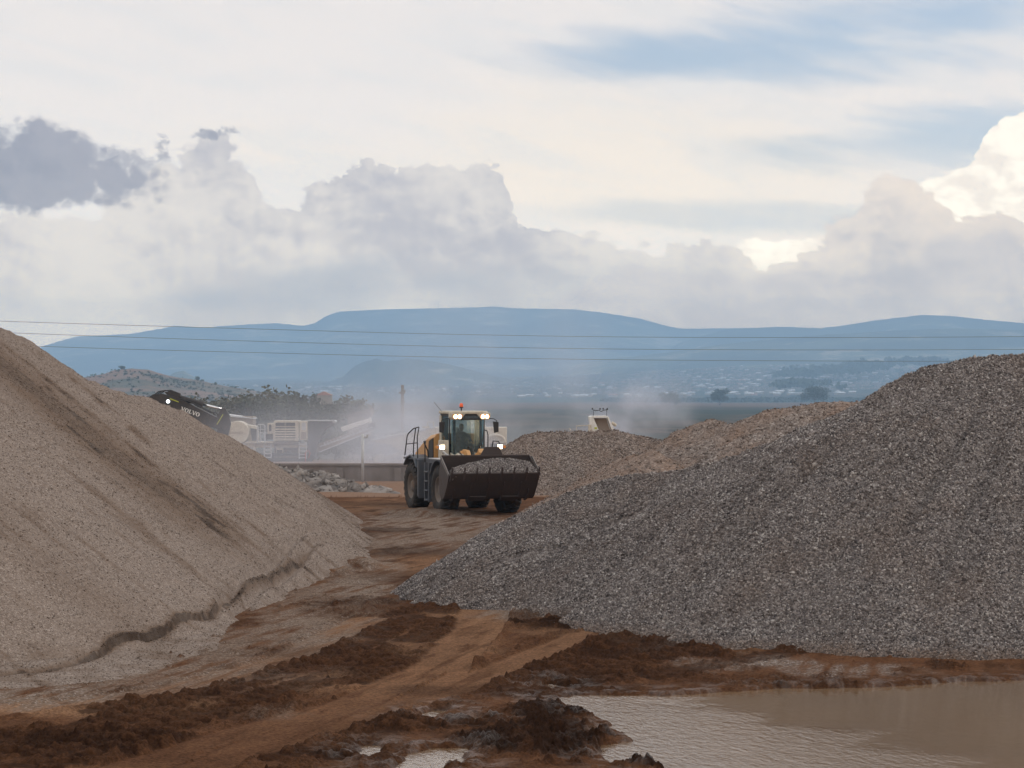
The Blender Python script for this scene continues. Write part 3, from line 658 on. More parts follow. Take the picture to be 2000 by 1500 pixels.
# middle distance
def e_mid(c0, k):
    def f(x, y, z, px, py): return np.clip(c0 + k * fbm(x / 1.6, y / 1.6, 4, 81), 0, 1)
    return f
pile('gravel_pile', 'wide flat-topped brown gravel pile behind the loader bucket', 'gravel pile', [[rp(900, 940, 101), rp(985, 872, 101), rp(1045, 842, 101), rp(1110, 840, 101), rp(1200, 841, 101), rp(1260, 850, 101), rp(1310, 862, 100), rp(1400, 870, 98)]],
     (-5, 14, 92, 109), .12, .62, M['mid_gravel'], amp=.16, seed=180, earthf=e_mid(.16, .4), nst=24000, ssize=.055, vis=lambda x, y: y < 102)
pile('gravel_pile', 'brown and grey pile rising behind the top of the right grey pile', 'gravel pile', [[rp(1290, 880, 72), rp(1330, 842, 72), rp(1385, 822, 72), rp(1440, 826, 71), rp(1500, 800, 71), rp(1560, 790, 71), rp(1640, 782, 71), rp(1760, 776, 71), rp(1900, 800, 71)],
     [rp(1430, 860, 62), rp(1560, 820, 62), rp(1640, 802, 62), rp(1800, 790, 62)]],
     (1.5, 20, 55, 80), .10, .62, M['mid_gravel'], amp=.16, seed=220, earthf=e_mid(.24, .9), nst=34000, ssize=.05, vis=lambda x, y: y < 74)
pile('gravel_pile', 'small reddish mound between the grey pile and the brown piles', 'gravel pile', [[rp(1262, 880, 66), rp(1275, 879, 66)], [rp(1190, 906, 68), rp(1262, 882, 66)]],
     (-1, 8.5, 60, 72), .08, .55, M['mid_gravel'], amp=.10, seed=260, earthf=lambda x, y, z, px, py: np.clip(.5 + .5 * fbm(x, y, 3, 83), 0, 1), nst=4000, ssize=.06)
# blasted rock waiting at the crusher
def rubble():
    root = empty('rubble_pile', (-7.2, 101, 0)); tag(root, 'low heap of pale dusty broken rock in front of the crusher', 'rubble pile')
    rid = [[rp(520, 905, 104), rp(570, 918, 103), rp(640, 926, 102), rp(690, 946, 101), rp(740, 953, 100), rp(790, 970, 98)]]
    X, Y = np.meshgrid(np.linspace(-14, -2.5, 150), np.linspace(91, 110, 150)); X = X.ravel(); Y = Y.ravel()
    Z = envelope(X, Y, rid, .42) + .18 * fbm(X / .8, Y / .8, 4, 33) + .05
    V = np.stack([X, Y, Z], 1); f = gridfaces(150, 150, keep=Z > -.1); V, f, _ = compact(V, f, {})
    b = npmesh('rubble_body', V - np.array((-7.2, 101, 0)), f, M['rubble'], root, attrs={'ga': np.stack([V[:, 0] * 0, V[:, 0] * 0, V[:, 0] * 0 + .3], 1)})
    n = 5200; px = rng.uniform(-14, -2.5, n); py = rng.uniform(92, 106, n); pz = envelope(px, py, rid, .42); k = pz > 0
    px, py, pz = px[k], py[k], pz[k]
    stones('rocks', np.stack([px + 7.2, py - 101, pz + .02], 1), .17, M['rubble'], root, px * 0 + .25, .5)
rubble()
# ------------------------------------------------------------------ mountains and hills
def hillm(name, c1, c2, c3, s1, s2):
    m, t, b = mat(name); co = t.new('ShaderNodeTexCoord').outputs['Object']
    n = t.noise(co, s1, 8, .62); n2 = t.noise(co, s2, 6, .65)
    c = t.mix(t.ss(n, .42, .6), c1, c2); c = t.mix(t.ss(t.add(n2, t.mul(t.sub(n, .5), .7)), .55, .68), c, c3)
    t.put(b.inputs['Base Color'], c); b.inputs['Roughness'].default_value = .95; return m
M['forest'] = hillm('far forest slope', (.012, .022, .014), (.07, .085, .05), (.30, .26, .19), .0016, .006)
M['hill'] = hillm('scrubby hillside', (.17, .095, .062), (.07, .065, .04), (.03, .04, .024), .008, .035)
def ridge(name, prof, D, wf, m, gul, rough=0.0, base_blend=1.6, nc=700, nr=60, seed=0, x0=None, x1=None, wb=None):
    p0, p1 = prof[0][0] if x0 is None else x0, prof[-1][0] if x1 is None else x1
    px = np.linspace(p0, p1, nc); py = np.interp(px, [p[0] for p in prof], [p[1] for p in prof])
    ker = np.hanning(9); ker /= ker.sum(); py = np.convolve(np.pad(py, 4, 'edge'), ker, 'valid')
    py = py + rough * (fbm(px / 14, px * 0 + seed, 4, seed) + .6 * sst(.2, .6, fbm(px / 60, px * 0 + 2.2, 3, seed + 2)) * fbm(px / 3.0, px * 0 + 9, 2, seed + 1))
    s = np.concatenate([np.linspace(-.03, 1, nr), 1 + np.linspace(.05, 1, 12)]); wb = wb or wf
    Dl = np.where(s <= 1, D - wf * (1 - s), D + wb * (s - 1))
    S, PXg = np.meshgrid(s, px, indexing='ij'); Dg = Dl[:, None] + 0 * PXg
    x = (PXg - 1000) / F * Dg; zr = (HC + (HY - py) / F * D)[None, :] + 0 * S
    g0 = far_z(x.ravel(), Dg.ravel()).reshape(x.shape) - 1.5
    f = np.where(S <= 1, np.clip(S, 0, 1) ** base_blend, np.clip(2 - S, 0, 1) ** 1.2)
    edge = np.minimum(sst(0, .04, (PXg - p0) / (p1 - p0)), sst(0, .04, (p1 - PXg) / (p1 - p0))) if (x0 is None) else 1.0
    z = g0 + np.maximum(zr - g0, 0) * f * edge
    if gul: z = z - gul * np.clip(4 * S * (1 - S), 0, 1) * (fbm(x / (wf * .16), Dg / (wf * .5), 5, seed + 3, .55, True) * .5 + .5) * edge
    z = np.maximum(z, g0 - 1)
    o = npmesh(name, np.stack([x, Dg, z], -1).reshape(-1, 3), gridfaces(len(s), nc), m); tag(o, kind='structure'); return o
MESA = [(-500, 735), (60, 684), (110, 668), (150, 657), (200, 655), (255, 652), (320, 641), (340, 636), (370, 638), (410, 640), (430, 637), (480, 634), (540, 631), (590, 636), (612, 633), (635, 618), (660, 609), (750, 604), (850, 602),
        (940, 600), (965, 598), (1000, 602), (1120, 604), (1180, 611), (1250, 622), (1300, 636), (1330, 642), (1420, 641), (1500, 640), (1600, 644), (1700, 655), (2500, 690)]
ridge('mountain', MESA, 12500, 4200, M['forest'], 90, 1.0, 1.35, seed=301, nc=1100, nr=90, wb=600)
ridge('mountain', [(1240, 720), (1330, 668), (1420, 643), (1480, 640), (1530, 638), (1600, 641), (1640, 637), (1700, 627), (1760, 620), (1800, 615), (1860, 617), (1930, 625), (2000, 631), (2300, 640), (2600, 700)], 10800, 2500, M['forest'], 60, 1.5, 1.2, seed=311)
ridge('mountain', [(1080, 716), (1200, 700), (1300, 689), (1400, 674), (1500, 663), (1620, 653), (1760, 645), (1870, 641), (2000, 645), (2300, 650), (2600, 700)], 8600, 1700, M['forest'], 35, 1.5, 1.2, seed=321)
ridge('hills', [(560, 757), (640, 747), (672, 735), (692, 715), (712, 706), (735, 700), (752, 706), (770, 704), (795, 700), (835, 704), (880, 712), (940, 728), (1010, 745), (1080, 758)], 7300, 700, M['forest'], 22, 1.2, 1.0, seed=331, nc=400)
ridge('hills', [(285, 755), (318, 742), (340, 728), (358, 724), (378, 735), (400, 746), (440, 757)], 6300, 400, M['forest'], 14, 1.2, 1.0, seed=341, nc=200)
ridge('hills', [(-500, 775), (-100, 752), (90, 742), (165, 737), (205, 730), (225, 722), (255, 720), (290, 722), (318, 731), (345, 737), (390, 743), (430, 752), (480, 761), (540, 770), (620, 779), (700, 788)], 2300, 1000, M['hill'], 9, 1.2, 1.1, seed=351, nc=900)

# ------------------------------------------------------------------ haze (even air) and dust thrown up by the crusher
def volm(name, color, dens, aniso=.0):
    m = bpy.data.materials.new(name); m.use_nodes = True; t = NT(m.node_tree); t.n.clear()
    v = t.new('ShaderNodeVolumePrincipled'); v.inputs['Color'].default_value = color + (1,); v.inputs['Anisotropy'].default_value = aniso
    o = t.new('ShaderNodeOutputMaterial'); t.l.new(v.outputs[0], o.inputs['Volume']); v.inputs['Density'].default_value = dens
    return m, t, v
M['haze'], _t, _v = volm('haze air', (.45, .70, 1.0), 1.6e-4, .0)
hz = MB().box((-9000, -900, -12.6), (9000, 13300, 560)).build('haze', M['haze'])
tag(hz, 'pale blue haze over the plain', 'haze', kind='stuff')
def dust(cx, cz, D, rx, ry, rz, dens, label, sc=.22, thr=.42, seed=0.0, shear=0.0):
    m, t, v = volm('dust in the air', (.80, .84, .95), 0)
    co = t.new('ShaderNodeTexCoord').outputs['Object']; nrm = t.vm('MULTIPLY', co, (1 / rx, 1 / ry, 1 / rz))
    ln = t.new('ShaderNodeVectorMath', operation='LENGTH'); t.put(ln.inputs[0], nrm)
    n = t.noise(t.vm('ADD', co, (seed, seed, seed)), sc, 5, .58, .5)
    r = t.add(ln.outputs['Value'], t.mul(t.sub(n, .5), -1.1))
    d = t.mul(t.ss(r, .95, .05), t.ss(n, thr - .14, thr + .22), dens)
    edge = t.ss(ln.outputs['Value'], 1.0, .8)
    t.put(v.inputs['Density'], t.mul(d, edge))
    c = at(cx, cz, D); nu, nv = 24, 14; V = []; Fc = []
    mb = MB(); mb.lathe([(max(.001, math.sin(math.pi * i / nv)), -math.cos(math.pi * i / nv)) for i in range(nv + 1)], (0, 0, 0), 'z', nu)
    mb.v = [(x * rx + shear * z * rz, y * ry, z * rz) for x, y, z in mb.v]
    o = mb.build('dust_cloud', m); o.location = c; tag(o, label, 'dust', kind='stuff'); return o
dust(835, 858, 150, 9.5, 7, 4.8, .24, 'pale dust blowing off the conveyor heads left of the loader', sc=.3, thr=.5, seed=3)
dust(940, 775, 160, 16, 7, 9.5, .055, 'thin dust rising above the loader cab', sc=.22, thr=.42, seed=9)
dust(690, 895, 122, 15, 15, 4.6, .065, 'low dust drifting over the crusher yard', sc=.2, thr=.38, seed=15)
dust(640, 840, 215, 26, 20, 9, .010, 'broad veil of dust in front of the dark tree belt', sc=.12, thr=.34, seed=31)
dust(1240, 830, 170, 6, 6, 5.4, .20, 'faint puff of dust beside the white conveyor head', sc=.35, thr=.47, seed=22)

# ------------------------------------------------------------------ trees
def foliage(name, c1, c2):
    m, t, b = mat(name); g = t.new('ShaderNodeNewGeometry'); co = t.new('ShaderNodeTexCoord').outputs['Object']
    n = t.noise(co, .6, 3, .6); r = g.outputs['Random Per Island']
    c = t.mix(t.add(t.mul(r, .6), t.mul(n, .5)), c1, c2); t.put(b.inputs['Base Color'], c); b.inputs['Roughness'].default_value = .8
    return m
M['leaf'] = foliage('dark leaves', (.022, .032, .016), (.065, .075, .036)); M['leaf2'] = foliage('olive leaves', (.04, .045, .02), (.10, .095, .05))
def leafmesh(name, blobs, n, size, m, parent):
    bl_ = np.array([(x, y, z, r, rz) for x, y, z, r, rz in blobs]); wgt = bl_[:, 3] ** 2 * bl_[:, 4]; k = rng.choice(len(bl_), n, p=wgt / wgt.sum())
    d = rng.normal(size=(n, 3)); d /= np.linalg.norm(d, axis=1)[:, None]; rad = rng.random(n) ** .38
    P = bl_[k, :3] + d * np.stack([bl_[k, 3], bl_[k, 3], bl_[k, 4]], 1) * (rad * rng.uniform(.75, 1.12, n))[:, None]
    A = rng.normal(size=(n, 3)); A /= np.linalg.norm(A, axis=1)[:, None]; B = np.cross(A, rng.normal(size=(n, 3))); B /= np.linalg.norm(B, axis=1)[:, None]
    s = size * rng.uniform(.5, 1.3, n)[:, None]
    V = np.stack([P - A * s - B * s * .5, P + A * s * .3 - B * s * .8, P + A * s + B * s * .4, P - A * s * .2 + B * s * .9], 1).reshape(-1, 3)
    return npmesh(name, V, np.arange(4 * n).reshape(n, 4), m, parent, smooth=False)
def tree(h, wd, seed, m, n=2600, airy=0.0, leaf=.22):
    rr = random.Random(seed); root = empty('tree'); mb = MB(); blobs = []
    th = h * (.28 + .12 * airy); tips = []
    pts = [Vector((0, 0, 0))]
    for i in range(1, 5): pts.append(Vector((rr.uniform(-.08, .08) * h * .3, rr.uniform(-.08, .08) * h * .3, th * i / 4)))
    for i in range(4): mb.cyl(pts[i], pts[i + 1], .045 * h * (1 - i * .13) * .6, .045 * h * (1 - (i + 1) * .13) * .6, 8)
    nb = rr.randint(7, 9) if airy < .5 else 6
    for i in range(nb):
        a = 2 * math.pi * i / nb + rr.uniform(-.4, .4); rad = wd * .5 * rr.uniform(.45, .75); zz = h * rr.uniform(.5, .82) if i % 2 else h * rr.uniform(.36, .6)
        e = Vector((math.cos(a) * rad, math.sin(a) * rad, zz)); mid = pts[-1].lerp(e, .5) + Vector((0, 0, h * .03))
        mb.cyl(pts[-1], mid, .014 * h, .009 * h, 6); mb.cyl(mid, e, .009 * h, .004 * h, 6)
        r = wd * rr.uniform(.16, .27) * (1 - .3 * airy); blobs.append((e.x, e.y, e.z, r, r * rr.uniform(.7, 1.0)))
    blobs.append((0, 0, h * .78, wd * .27, h * .2)); blobs.append((0, 0, h * .55, wd * .3, h * .2))
    mb.build('trunk', M['bark'], root, smooth=True); leafmesh('crown', blobs, n, leaf * h / 8, m, root); return root
def copytree(o, parent=None):
    c = o.copy(); col.objects.link(c); c.parent = parent
    for ch in o.children: copytree(ch, c)
    return c
TP = [tree(8, 8.5, 1, M['leaf']), tree(8, 7.2, 2, M['leaf']), tree(8, 6.0, 3, M['leaf2'], 1700, .6), tree(8, 10, 4, M['leaf2'])]
used = [False] * 4
#            px   top  base  D    kind  label
TREES = [(432, 776, 868, 300, 3, 'olive bushy tree at the left end of the dark tree belt beside the excavator arm'),
         (462, 771, 872, 330, 0, 'dark tree just right of the excavator arm'),
         (497, 774, 876, 300, 1, 'dark tree above the ladder end of the crusher'),
         (522, 763, 876, 320, 3, 'tallest broad tree of the belt, above the crusher louvres'),
         (548, 776, 878, 290, 0, 'dark tree between the two tallest crowns of the belt'),
         (577, 766, 880, 310, 1, 'tall rounded tree right above the crusher engine housing'),
         (603, 784, 882, 300, 0, 'lower dark tree behind the black dust curtain'),
         (638, 784, 884, 290, 1, 'round-topped tree at the right end of the dark belt'),
         (676, 771, 884, 360, 2, 'thin open-crowned tree standing behind the conveyor head'),
         (698, 782, 884, 380, 2, 'smaller sparse tree right of the open-crowned tree'),
         (655, 842, 902, 185, 3, 'olive bush under the discharge conveyor, beside the black curtain'),
         (690, 846, 903, 180, 0, 'dark bush left of the white pipe post'),
         (728, 850, 903, 185, 3, 'hazy bush just right of the white pipe post'),
         (622, 850, 902, 190, 1, 'dark bush at the foot of the black curtain'),
         (768, 842, 902, 210, 1, 'pale dust-veiled bush behind the second conveyor'),
         (1592, 752, 782, 2900, 0, 'round dark tree on the far field edge, left of the big grey pile'),
         (1406, 758, 782, 2900, 1, 'round hazy tree on the far field edge below the town centre'),
         (1308, 766, 785, 2900, 3, 'small hazy tree leftmost on the far field edge'),
         (238, 714, 724, 2290, 0, 'lone round tree on the crest of the brown hill'),
         (386, 735, 744, 2290, 1, 'small tree on the right shoulder of the brown hill')]
for px, tp, bs, D, k, lab in TREES:
    o = TP[k] if not used[k] else copytree(TP[k]); used[k] = True
    b = at(px, bs, D); h = (bs - tp) / F * D; o.location = (b.x, b.y, b.z); s = h / 8 * 1.02; o.scale = (s, s, s); o.rotation_euler = (0, 0, rng.random() * 6.28)
    if 'bush' in lab or D > 2000: o.scale = (s * 1.25, s * 1.25, s)
    if D > 2800: o.location.z = -11; s = (at(px, tp, D).z + 11) / 8; o.scale = (s * 1.3, s * 1.3, s)
    tag(o, lab, 'bush' if 'bush' in lab else 'tree', 'trees beyond the yard')
# scrub on the brown hill and the far wood edge, read as masses
def scrub(name, label, pts, n, size, m):
    P = np.array(pts); V = []; k = rng.integers(0, len(P), n)
    d = rng.normal(size=(n, 3)); d /= np.linalg.norm(d, axis=1)[:, None]; Q = P[k, :3] + d * P[k, 3:4] * np.array([1, 1, .55]) * (rng.random(n) ** .4)[:, None]
    A = rng.normal(size=(n, 3)); A /= np.linalg.norm(A, axis=1)[:, None]; B = np.cross(A, rng.normal(size=(n, 3))); B /= np.linalg.norm(B, axis=1)[:, None]; s = P[k, 3:4] * size
    V = np.stack([Q - A * s, Q - B * s, Q + A * s, Q + B * s], 1).reshape(-1, 3)
    o = npmesh(name, V, np.arange(4 * n).reshape(n, 4), m, smooth=False); tag(o, label, 'scrub', kind='stuff'); return o
pt = []
hp = [o for o in bpy.data.objects if o.name == 'hills.002'][0]
co_ = np.empty(len(hp.data.vertices) * 3, np.float32); hp.data.vertices.foreach_get('co', co_); co_ = co_.reshape(-1, 3)
gsel = np.where((co_[:, 1] < 2310) & (fbm(co_[:, 0] / 90, co_[:, 1] / 90, 3, 401) + .25 * rng.normal(size=len(co_)) > .18) & (co_[:, 0] < -180))[0]
for i in rng.choice(gsel, 3600): pt.append((co_[i, 0] + rng.uniform(-3, 3), co_[i, 1] + rng.uniform(-6, 6), co_[i, 2] + 1, rng.uniform(.5, 1.9)))
scrub('scrub', 'dark scrub dotted over the brown hill', pt, 60000, .35, M['leaf'])
pt = []
for i in range(900):
    px = rng.uniform(1180, 1760); D = rng.uniform(4050, 4500); wgt = sst(1150, 1500, px)
    if rng.random() > .35 + .65 * wgt: continue
    x = (px - 1000) / F * D; pt.append((x, D, -9 + far_z(np.array([x]), np.array([D]))[0] * 0 + 2, rng.uniform(4, 9)))
for cx, cy_, D in [(1560, 748, 4700), (1680, 716, 6300), (1640, 720, 6200), (1700, 712, 6300), (1600, 724, 6000), (1560, 728, 5900), (1790, 704, 6600), (1820, 706, 6600)]:
    for i in range(90):
        q = at(cx + rng.normal() * 26, cy_ + rng.normal() * 3, D); pt.append((q.x, q.y + rng.uniform(-80, 80), q.z, rng.uniform(5, 12)))
scrub('far_wood', 'dark green wood along the far edge of the plain', pt, 30000, .4, M['leaf'])

# ------------------------------------------------------------------ the far town
def roofm(n, c): return paint(n, c, .5, dirt=.1, scale=.1)
RF = [roofm('white sheet roof', (.66, .67, .70)), roofm('grey sheet roof', (.40, .42, .45)), roofm('rusty roof', (.42, .20, .15))]; WL = roofm('house wall', (.42, .36, .30))
def house(i):
    mb = MB(); mb.box((-4.5, -3.5, -2), (4.5, 3.5, 3)); nb = len(mb.f); mb.prism([(-5, 3), (5, 3), (0, 4.6)], 'x', -5.2, 5.2)
    o = mb.build('house', WL); o.data.materials.append(RF[i])
    for p in o.data.polygons:
        if p.index >= nb: p.material_index = 1
    return o
HP = [house(0), house(1), house(2)]; hu = [False] * 3
HL = ['tiny white-roofed house among the hazy town far across the plain', 'tiny grey-roofed house among the hazy town far across the plain', 'tiny rust-roofed house among the hazy town far across the plain']
def zat(x, y): return float(far_z(np.array([x]), np.array([y]))[0])
HPOS = []
while len(HPOS) < 290:
    u = rng.random()
    if u < .62: px = rng.uniform(1330, 1860); D = rng.uniform(4950, 7400)
    elif u < .85: px = rng.uniform(1000, 1500); D = rng.uniform(5000, 7000)
    else: px = rng.uniform(420, 1000); D = rng.uniform(5700, 6900)
    HPOS.append((px, D))
for q in range(34): HPOS[q] = (rng.uniform(1010, 1660), rng.uniform(4900, 5200))
for i, (px, D) in enumerate(HPOS):
    k = 0 if rng.random() < .62 else (1 if rng.random() < .7 else 2)
    o = HP[k] if not hu[k] else HP[k].copy()
    if hu[k]: col.objects.link(o)
    hu[k] = True; x = (px - 1000) / F * D; o.location = (x, D, zat(x, D)); o.rotation_euler = (0, 0, rng.uniform(0, 3.14))
    s = rng.uniform(.7, 1.25) * (1.25 if i < 34 else 1.0); o.scale = (s * rng.uniform(1, 1.7), s, s); tag(o, HL[k], 'house', 'houses of the far town')
mb = MB(); ind = []
for i in range(2600):
    px = rng.uniform(1230, 1900) if rng.random() < .8 else rng.uniform(560, 1300); D = rng.uniform(5300, 8300); x = (px - 1000) / F * D; z = zat(x, D); a = rng.uniform(0, 3.1); s = rng.uniform(3, 6)
    Mx = Matrix.Translation((x, D, z)) @ Matrix.Rotation(a, 4, 'Z'); mb.box((-s, -s * .6, -2), (s, s * .6, 3.4), Mx)
o = mb.build('town', paint('town walls and roofs', (.30, .27, .26), .6, dirt=.6, dirtc=(.2, .15, .12), scale=.02)); tag(o, 'mass of small houses fading into haze below the mountains', 'town', kind='stuff')
# radio mast on the mesa
b = at(856, 603, 12500); mast = MB()
for a in range(3): mast.tube([(b.x + 3 * math.cos(a * 2.1), b.y + 3 * math.sin(a * 2.1), b.z - 8), (b.x, b.y, b.z + 44)], 1.0, 4)
for k in range(6): mast.box((b.x - 2.4 + k * .35, b.y - .5, b.z + k * 7), (b.x + 2.4 - k * .35, b.y + .5, b.z + k * 7 + .7))
bb = (b.x, b.y, b.z); tag(mast.build('radio_mast', M['wire'], origin=bb), 'thin lattice mast standing on the flat mountain top', 'mast').location = bb

# ------------------------------------------------------------------ power lines, posts
for pts, lab in [([(-500, 608), (0, 628), (500, 642.5), (1000, 657), (1500, 660), (2000, 658), (2500, 652)], 'highest of the three power cables crossing in front of the mountains'),
                 ([(-500, 628), (0, 650), (500, 667), (1000, 680.5), (1500, 684), (2000, 683), (2500, 678)], 'middle one of the three power cables crossing the view'),
                 ([(-500, 652), (0, 675), (500, 689), (1000, 701), (1500, 705), (2000, 706), (2500, 703)], 'lowest of the three power cables crossing the view')]:
    pts = [(float(x), float(np.interp(x, [p[0] for p in pts], [p[1] for p in pts]))) for x in np.linspace(-500, 2500, 61)]
    ys = np.convolve(np.pad([p[1] for p in pts], 6, 'edge'), np.ones(13) / 13, 'valid')
    P = [at(p[0], y, 210 + .008 * (p[0] - 1000)) for p, y in zip(pts, ys)]
    mid = P[30]; tag(MB().tube([tuple(v - mid) for v in P], .019, 5).build('power_cable', M['wire']), lab, 'power cable', 'power cables').location = mid
# wooden pole
b = at(786, 752, 240); mb = MB().cyl((0, 0, -8), (0, 0, 0), .19, .15, 10)
t_ = empty('utility_pole', (b.x, b.y, b.z)); tag(t_, 'bare wooden utility pole rising out of the dust', 'pole'); mb.build('pole', M['wood'], t_, smooth=True)
MB().box((-.34, -.12, -.9), (.30, .12, -.72)).cyl((.24, 0, -.72), (.24, 0, -.5), .07).build('crossbar', M['wood'], t_)
MB().cyl((-.2, -.16, -3.0), (-.2, -.16, -2.7), .09).cyl((.17, -.16, -1.9), (.17, -.16, -1.6), .08).build('insulator', M['wire'], t_)
# white pipe post
b = g2w(711, 938); t_ = empty('pipe_post', (b[0], b[1] - 1, -.2)); tag(t_, 'tall white pipe post behind the rubble heap', 'post')
Dp = b[1] - 1; zt = HC - (848 - 770) / F * Dp + .2
MB().cyl((0, 0, 0), (0, 0, zt), .075, .07, 12).build('pole', M['galv'], t_, smooth=True)
MB().tube([(0, 0, zt - .12), (.15, -.02, zt - .16), (.24, -.03, zt - .14)], .035).cyl((.22, -.03, zt - .15), (.24, -.03, zt - .02), .05).build('outlet', M['galv'], t_)
M['wallc'] = paint('grey dusty wall', (.22, .19, .175), .9, dirt=.5, dirtc=(.13, .105, .09), scale=.7, bump=.02)
# low concrete wall behind the rubble
t_ = empty('retaining_wall', (-9, 114, -.3)); tag(t_, 'long low dusty concrete wall behind the rubble heap', 'wall')
mb = MB(); mb.box((-9, 0, 0), (7.5, .25, 1.02)); mb.build('panel', M['wallc'], t_, bevel=.01)
mb = MB(); [mb.box((x, -.09, 0), (x + .35, -.002, .92)) for x in (-8.5, -5.6, -2.7, .2, 3.1, 6.0)]; mb.build('pier', M['wallc'], t_, bevel=.01)
MB().box((-9.1, -.12, 1.023), (7.6, .34, 1.14)).build('coping', M['wallc'], t_, bevel=.015)

# ------------------------------------------------------------------ excavator behind the left heap
DX = 150.0
def q(px, py, dy=0.0, D=DX): v = at(px, py, D); return (v.x, v.y + dy, v.z)
def plate(pts, th, D=DX, dy=0.0):
    return [(at(a, b_, D).x, at(a, b_, D).z) for a, b_ in pts]
def pr(mb, pts, y0, y1, D=DX): return mb.prism(plate(pts, 0, D), 'y', D + y0, D + y1)
ex = empty('excavator', (at(285, 880, DX).x, DX, -.45)); tag(ex, 'charcoal excavator with white boom lettering, hidden behind the tan heap', 'excavator'); eo = tuple(ex.location)
boom = pr(MB(), [(255, 800), (300, 770), (318, 769), (350, 777), (380, 793), (422, 814), (440, 819), (438, 838), (420, 836), (370, 822), (330, 806), (300, 800), (262, 850), (244, 850)], -.28, .28).build('boom', M['exc'], ex, bevel=.03, origin=eo)
pr(MB(), [(333, 777.5), (350, 784), (350, 786), (333, 779.5)], -.3, -.282).build('stripe', M['lime'], boom, origin=eo)
# lettering, each letter from strokes
LET = {'V': [[(0, 10), (3, 10), (5.6, 2.5), (8, 10), (9.6, 10), (6.4, 0), (4.2, 0)], [(-.6, 9), (3.6, 9), (3.6, 10), (-.6, 10)], [(7, 9), (10.4, 9), (10.4, 10), (7, 10)]],
       'L': [[(1, 0), (3.8, 0), (3.8, 10), (1, 10)], [(0, 9), (5, 9), (5, 10), (0, 10)], [(0, 0), (8, 0), (8, 1.4), (0, 1.4)], [(6.8, 0), (8, 0), (8, 3.6), (6.8, 3.4)]],
       'O': [[(5 + 5 * math.cos(a), 5 + 5 * math.sin(a)), (5 + 5 * math.cos(b), 5 + 5 * math.sin(b)), (5 + 2.3 * math.cos(b), 5 + 3.8 * math.sin(b)), (5 + 2.3 * math.cos(a), 5 + 3.8 * math.sin(a))] for a, b in [(i * math.pi / 9, (i + 1) * math.pi / 9) for i in range(18)]]}
mb = MB(); u0 = at(353.5, 801.5, DX); u1 = at(390, 814.5, DX); L_ = (u1 - u0).length; ux = (u1 - u0).normalized(); uz = Vector((-ux.z, 0, ux.x)); sc_ = L_ / 50.0
xo = 0
for ch in 'VOLVO':
    for poly in LET[ch]:
        P = [u0 + ux * ((xo + a) * sc_) + uz * (b * sc_ * 1.05) for a, b in poly]; n = len(P)
        mb.add([(p.x, p.y - .31, p.z) for p in P] + [(p.x, p.y - .284, p.z) for p in P], [tuple(range(n)), tuple(range(n, 2 * n))[::-1]] + [(i, (i + 1) % n, n + (i + 1) % n, n + i) for i in range(n)])
    xo += {'V': 10.2, 'O': 10.6, 'L': 8.6}[ch]
mb.build('lettering', M['whitepaint'], boom, origin=eo)
cyl_ = MB().cyl(q(338, 772.5), q(394, 789), .17, n=14).cyl(q(390, 787.6), q(397, 789.8), .22, n=14).cyl(q(331, 770), q(340, 773), .2, n=12).build('arm_cylinder', M['exc'], ex, origin=eo, smooth=False)
MB().cyl(q(397, 789.8), q(434, 799.5), .085, n=12).build('rod', M['chrome'], cyl_, origin=eo, smooth=True)
for dy in (-.16, .16): pr(MB(), [(322, 766), (338, 763), (352, 768), (354, 776), (336, 779)], dy - .06, dy + .06).build('pivot_bracket', M['exc'], ex, bevel=.02, origin=eo)
pr(MB(), [(425, 812), (434, 797), (441, 797), (447, 808), (452, 826), (447, 848), (438, 842), (428, 830)], -.30, -.16).build('pivot_bracket', M['exc'], ex, bevel=.02, origin=eo)
stick = pr(MB(), [(430, 806), (440, 798), (449, 812), (451, 828), (441, 872), (430, 890), (424, 886), (424, 850), (426, 820)], -.15, .2).build('stick', M['exc'], ex, bevel=.03, origin=eo)
pr(MB(), [(436, 809), (437.5, 809.5), (425.5, 829.5), (424, 829)], -.318, -.302).build('stripe', M['lime'], stick, origin=eo)
mb = MB()
for k, (dy, dz) in enumerate([(-.2, 0), (-.08, 1.0), (.08, 2.2)]): mb.tube([q(298 + k * 5, 774 - k, dy), q(311 + k * 5, 764.5 - dz * .5, dy), q(325 + k * 4, 762.5 - dz * .3, dy), q(345, 766.5, dy), q(352, 770, dy)], .035)
mb.tube([q(345, 777, -.25), q(372, 785, -.25), q(400, 799, -.25), (q(412, 806, -.25)), q(423, 806, -.25), q(428, 812, -.25), q(424, 822, -.3)], .04).tube([q(350, 777.5, -.2), q(385, 790, -.2), q(416, 806, -.2), q(421, 811, -.2)], .04)
mb.build('hose', M['rail'], ex, origin=eo)
lm = MB().cyl(q(329.5, 784, -.34), q(329.5, 784, -.28), .11, n=12).build('work_lamp', M['lampwhite'], ex, origin=eo)
# body, tracks and cab, behind the heap
MB().box((-2.0, -1.3, .95), (1.4, 1.3, 2.2)).build('body', M['exc'], ex, bevel=.08)
MB().box((-.2, -1.3, 1.3), (1.2, -.4, 2.85)).build('cab', M['slate'], ex, bevel=.08)
for y in (-1.25, .85): MB().prism([(-1.9, .1), (-1.6, 0), (1.6, 0), (1.9, .1), (2.05, .4), (1.8, .8), (-1.8, .8), (-2.05, .4)], 'y', y, y + .5).build('track', M['black'], ex, bevel=.04)

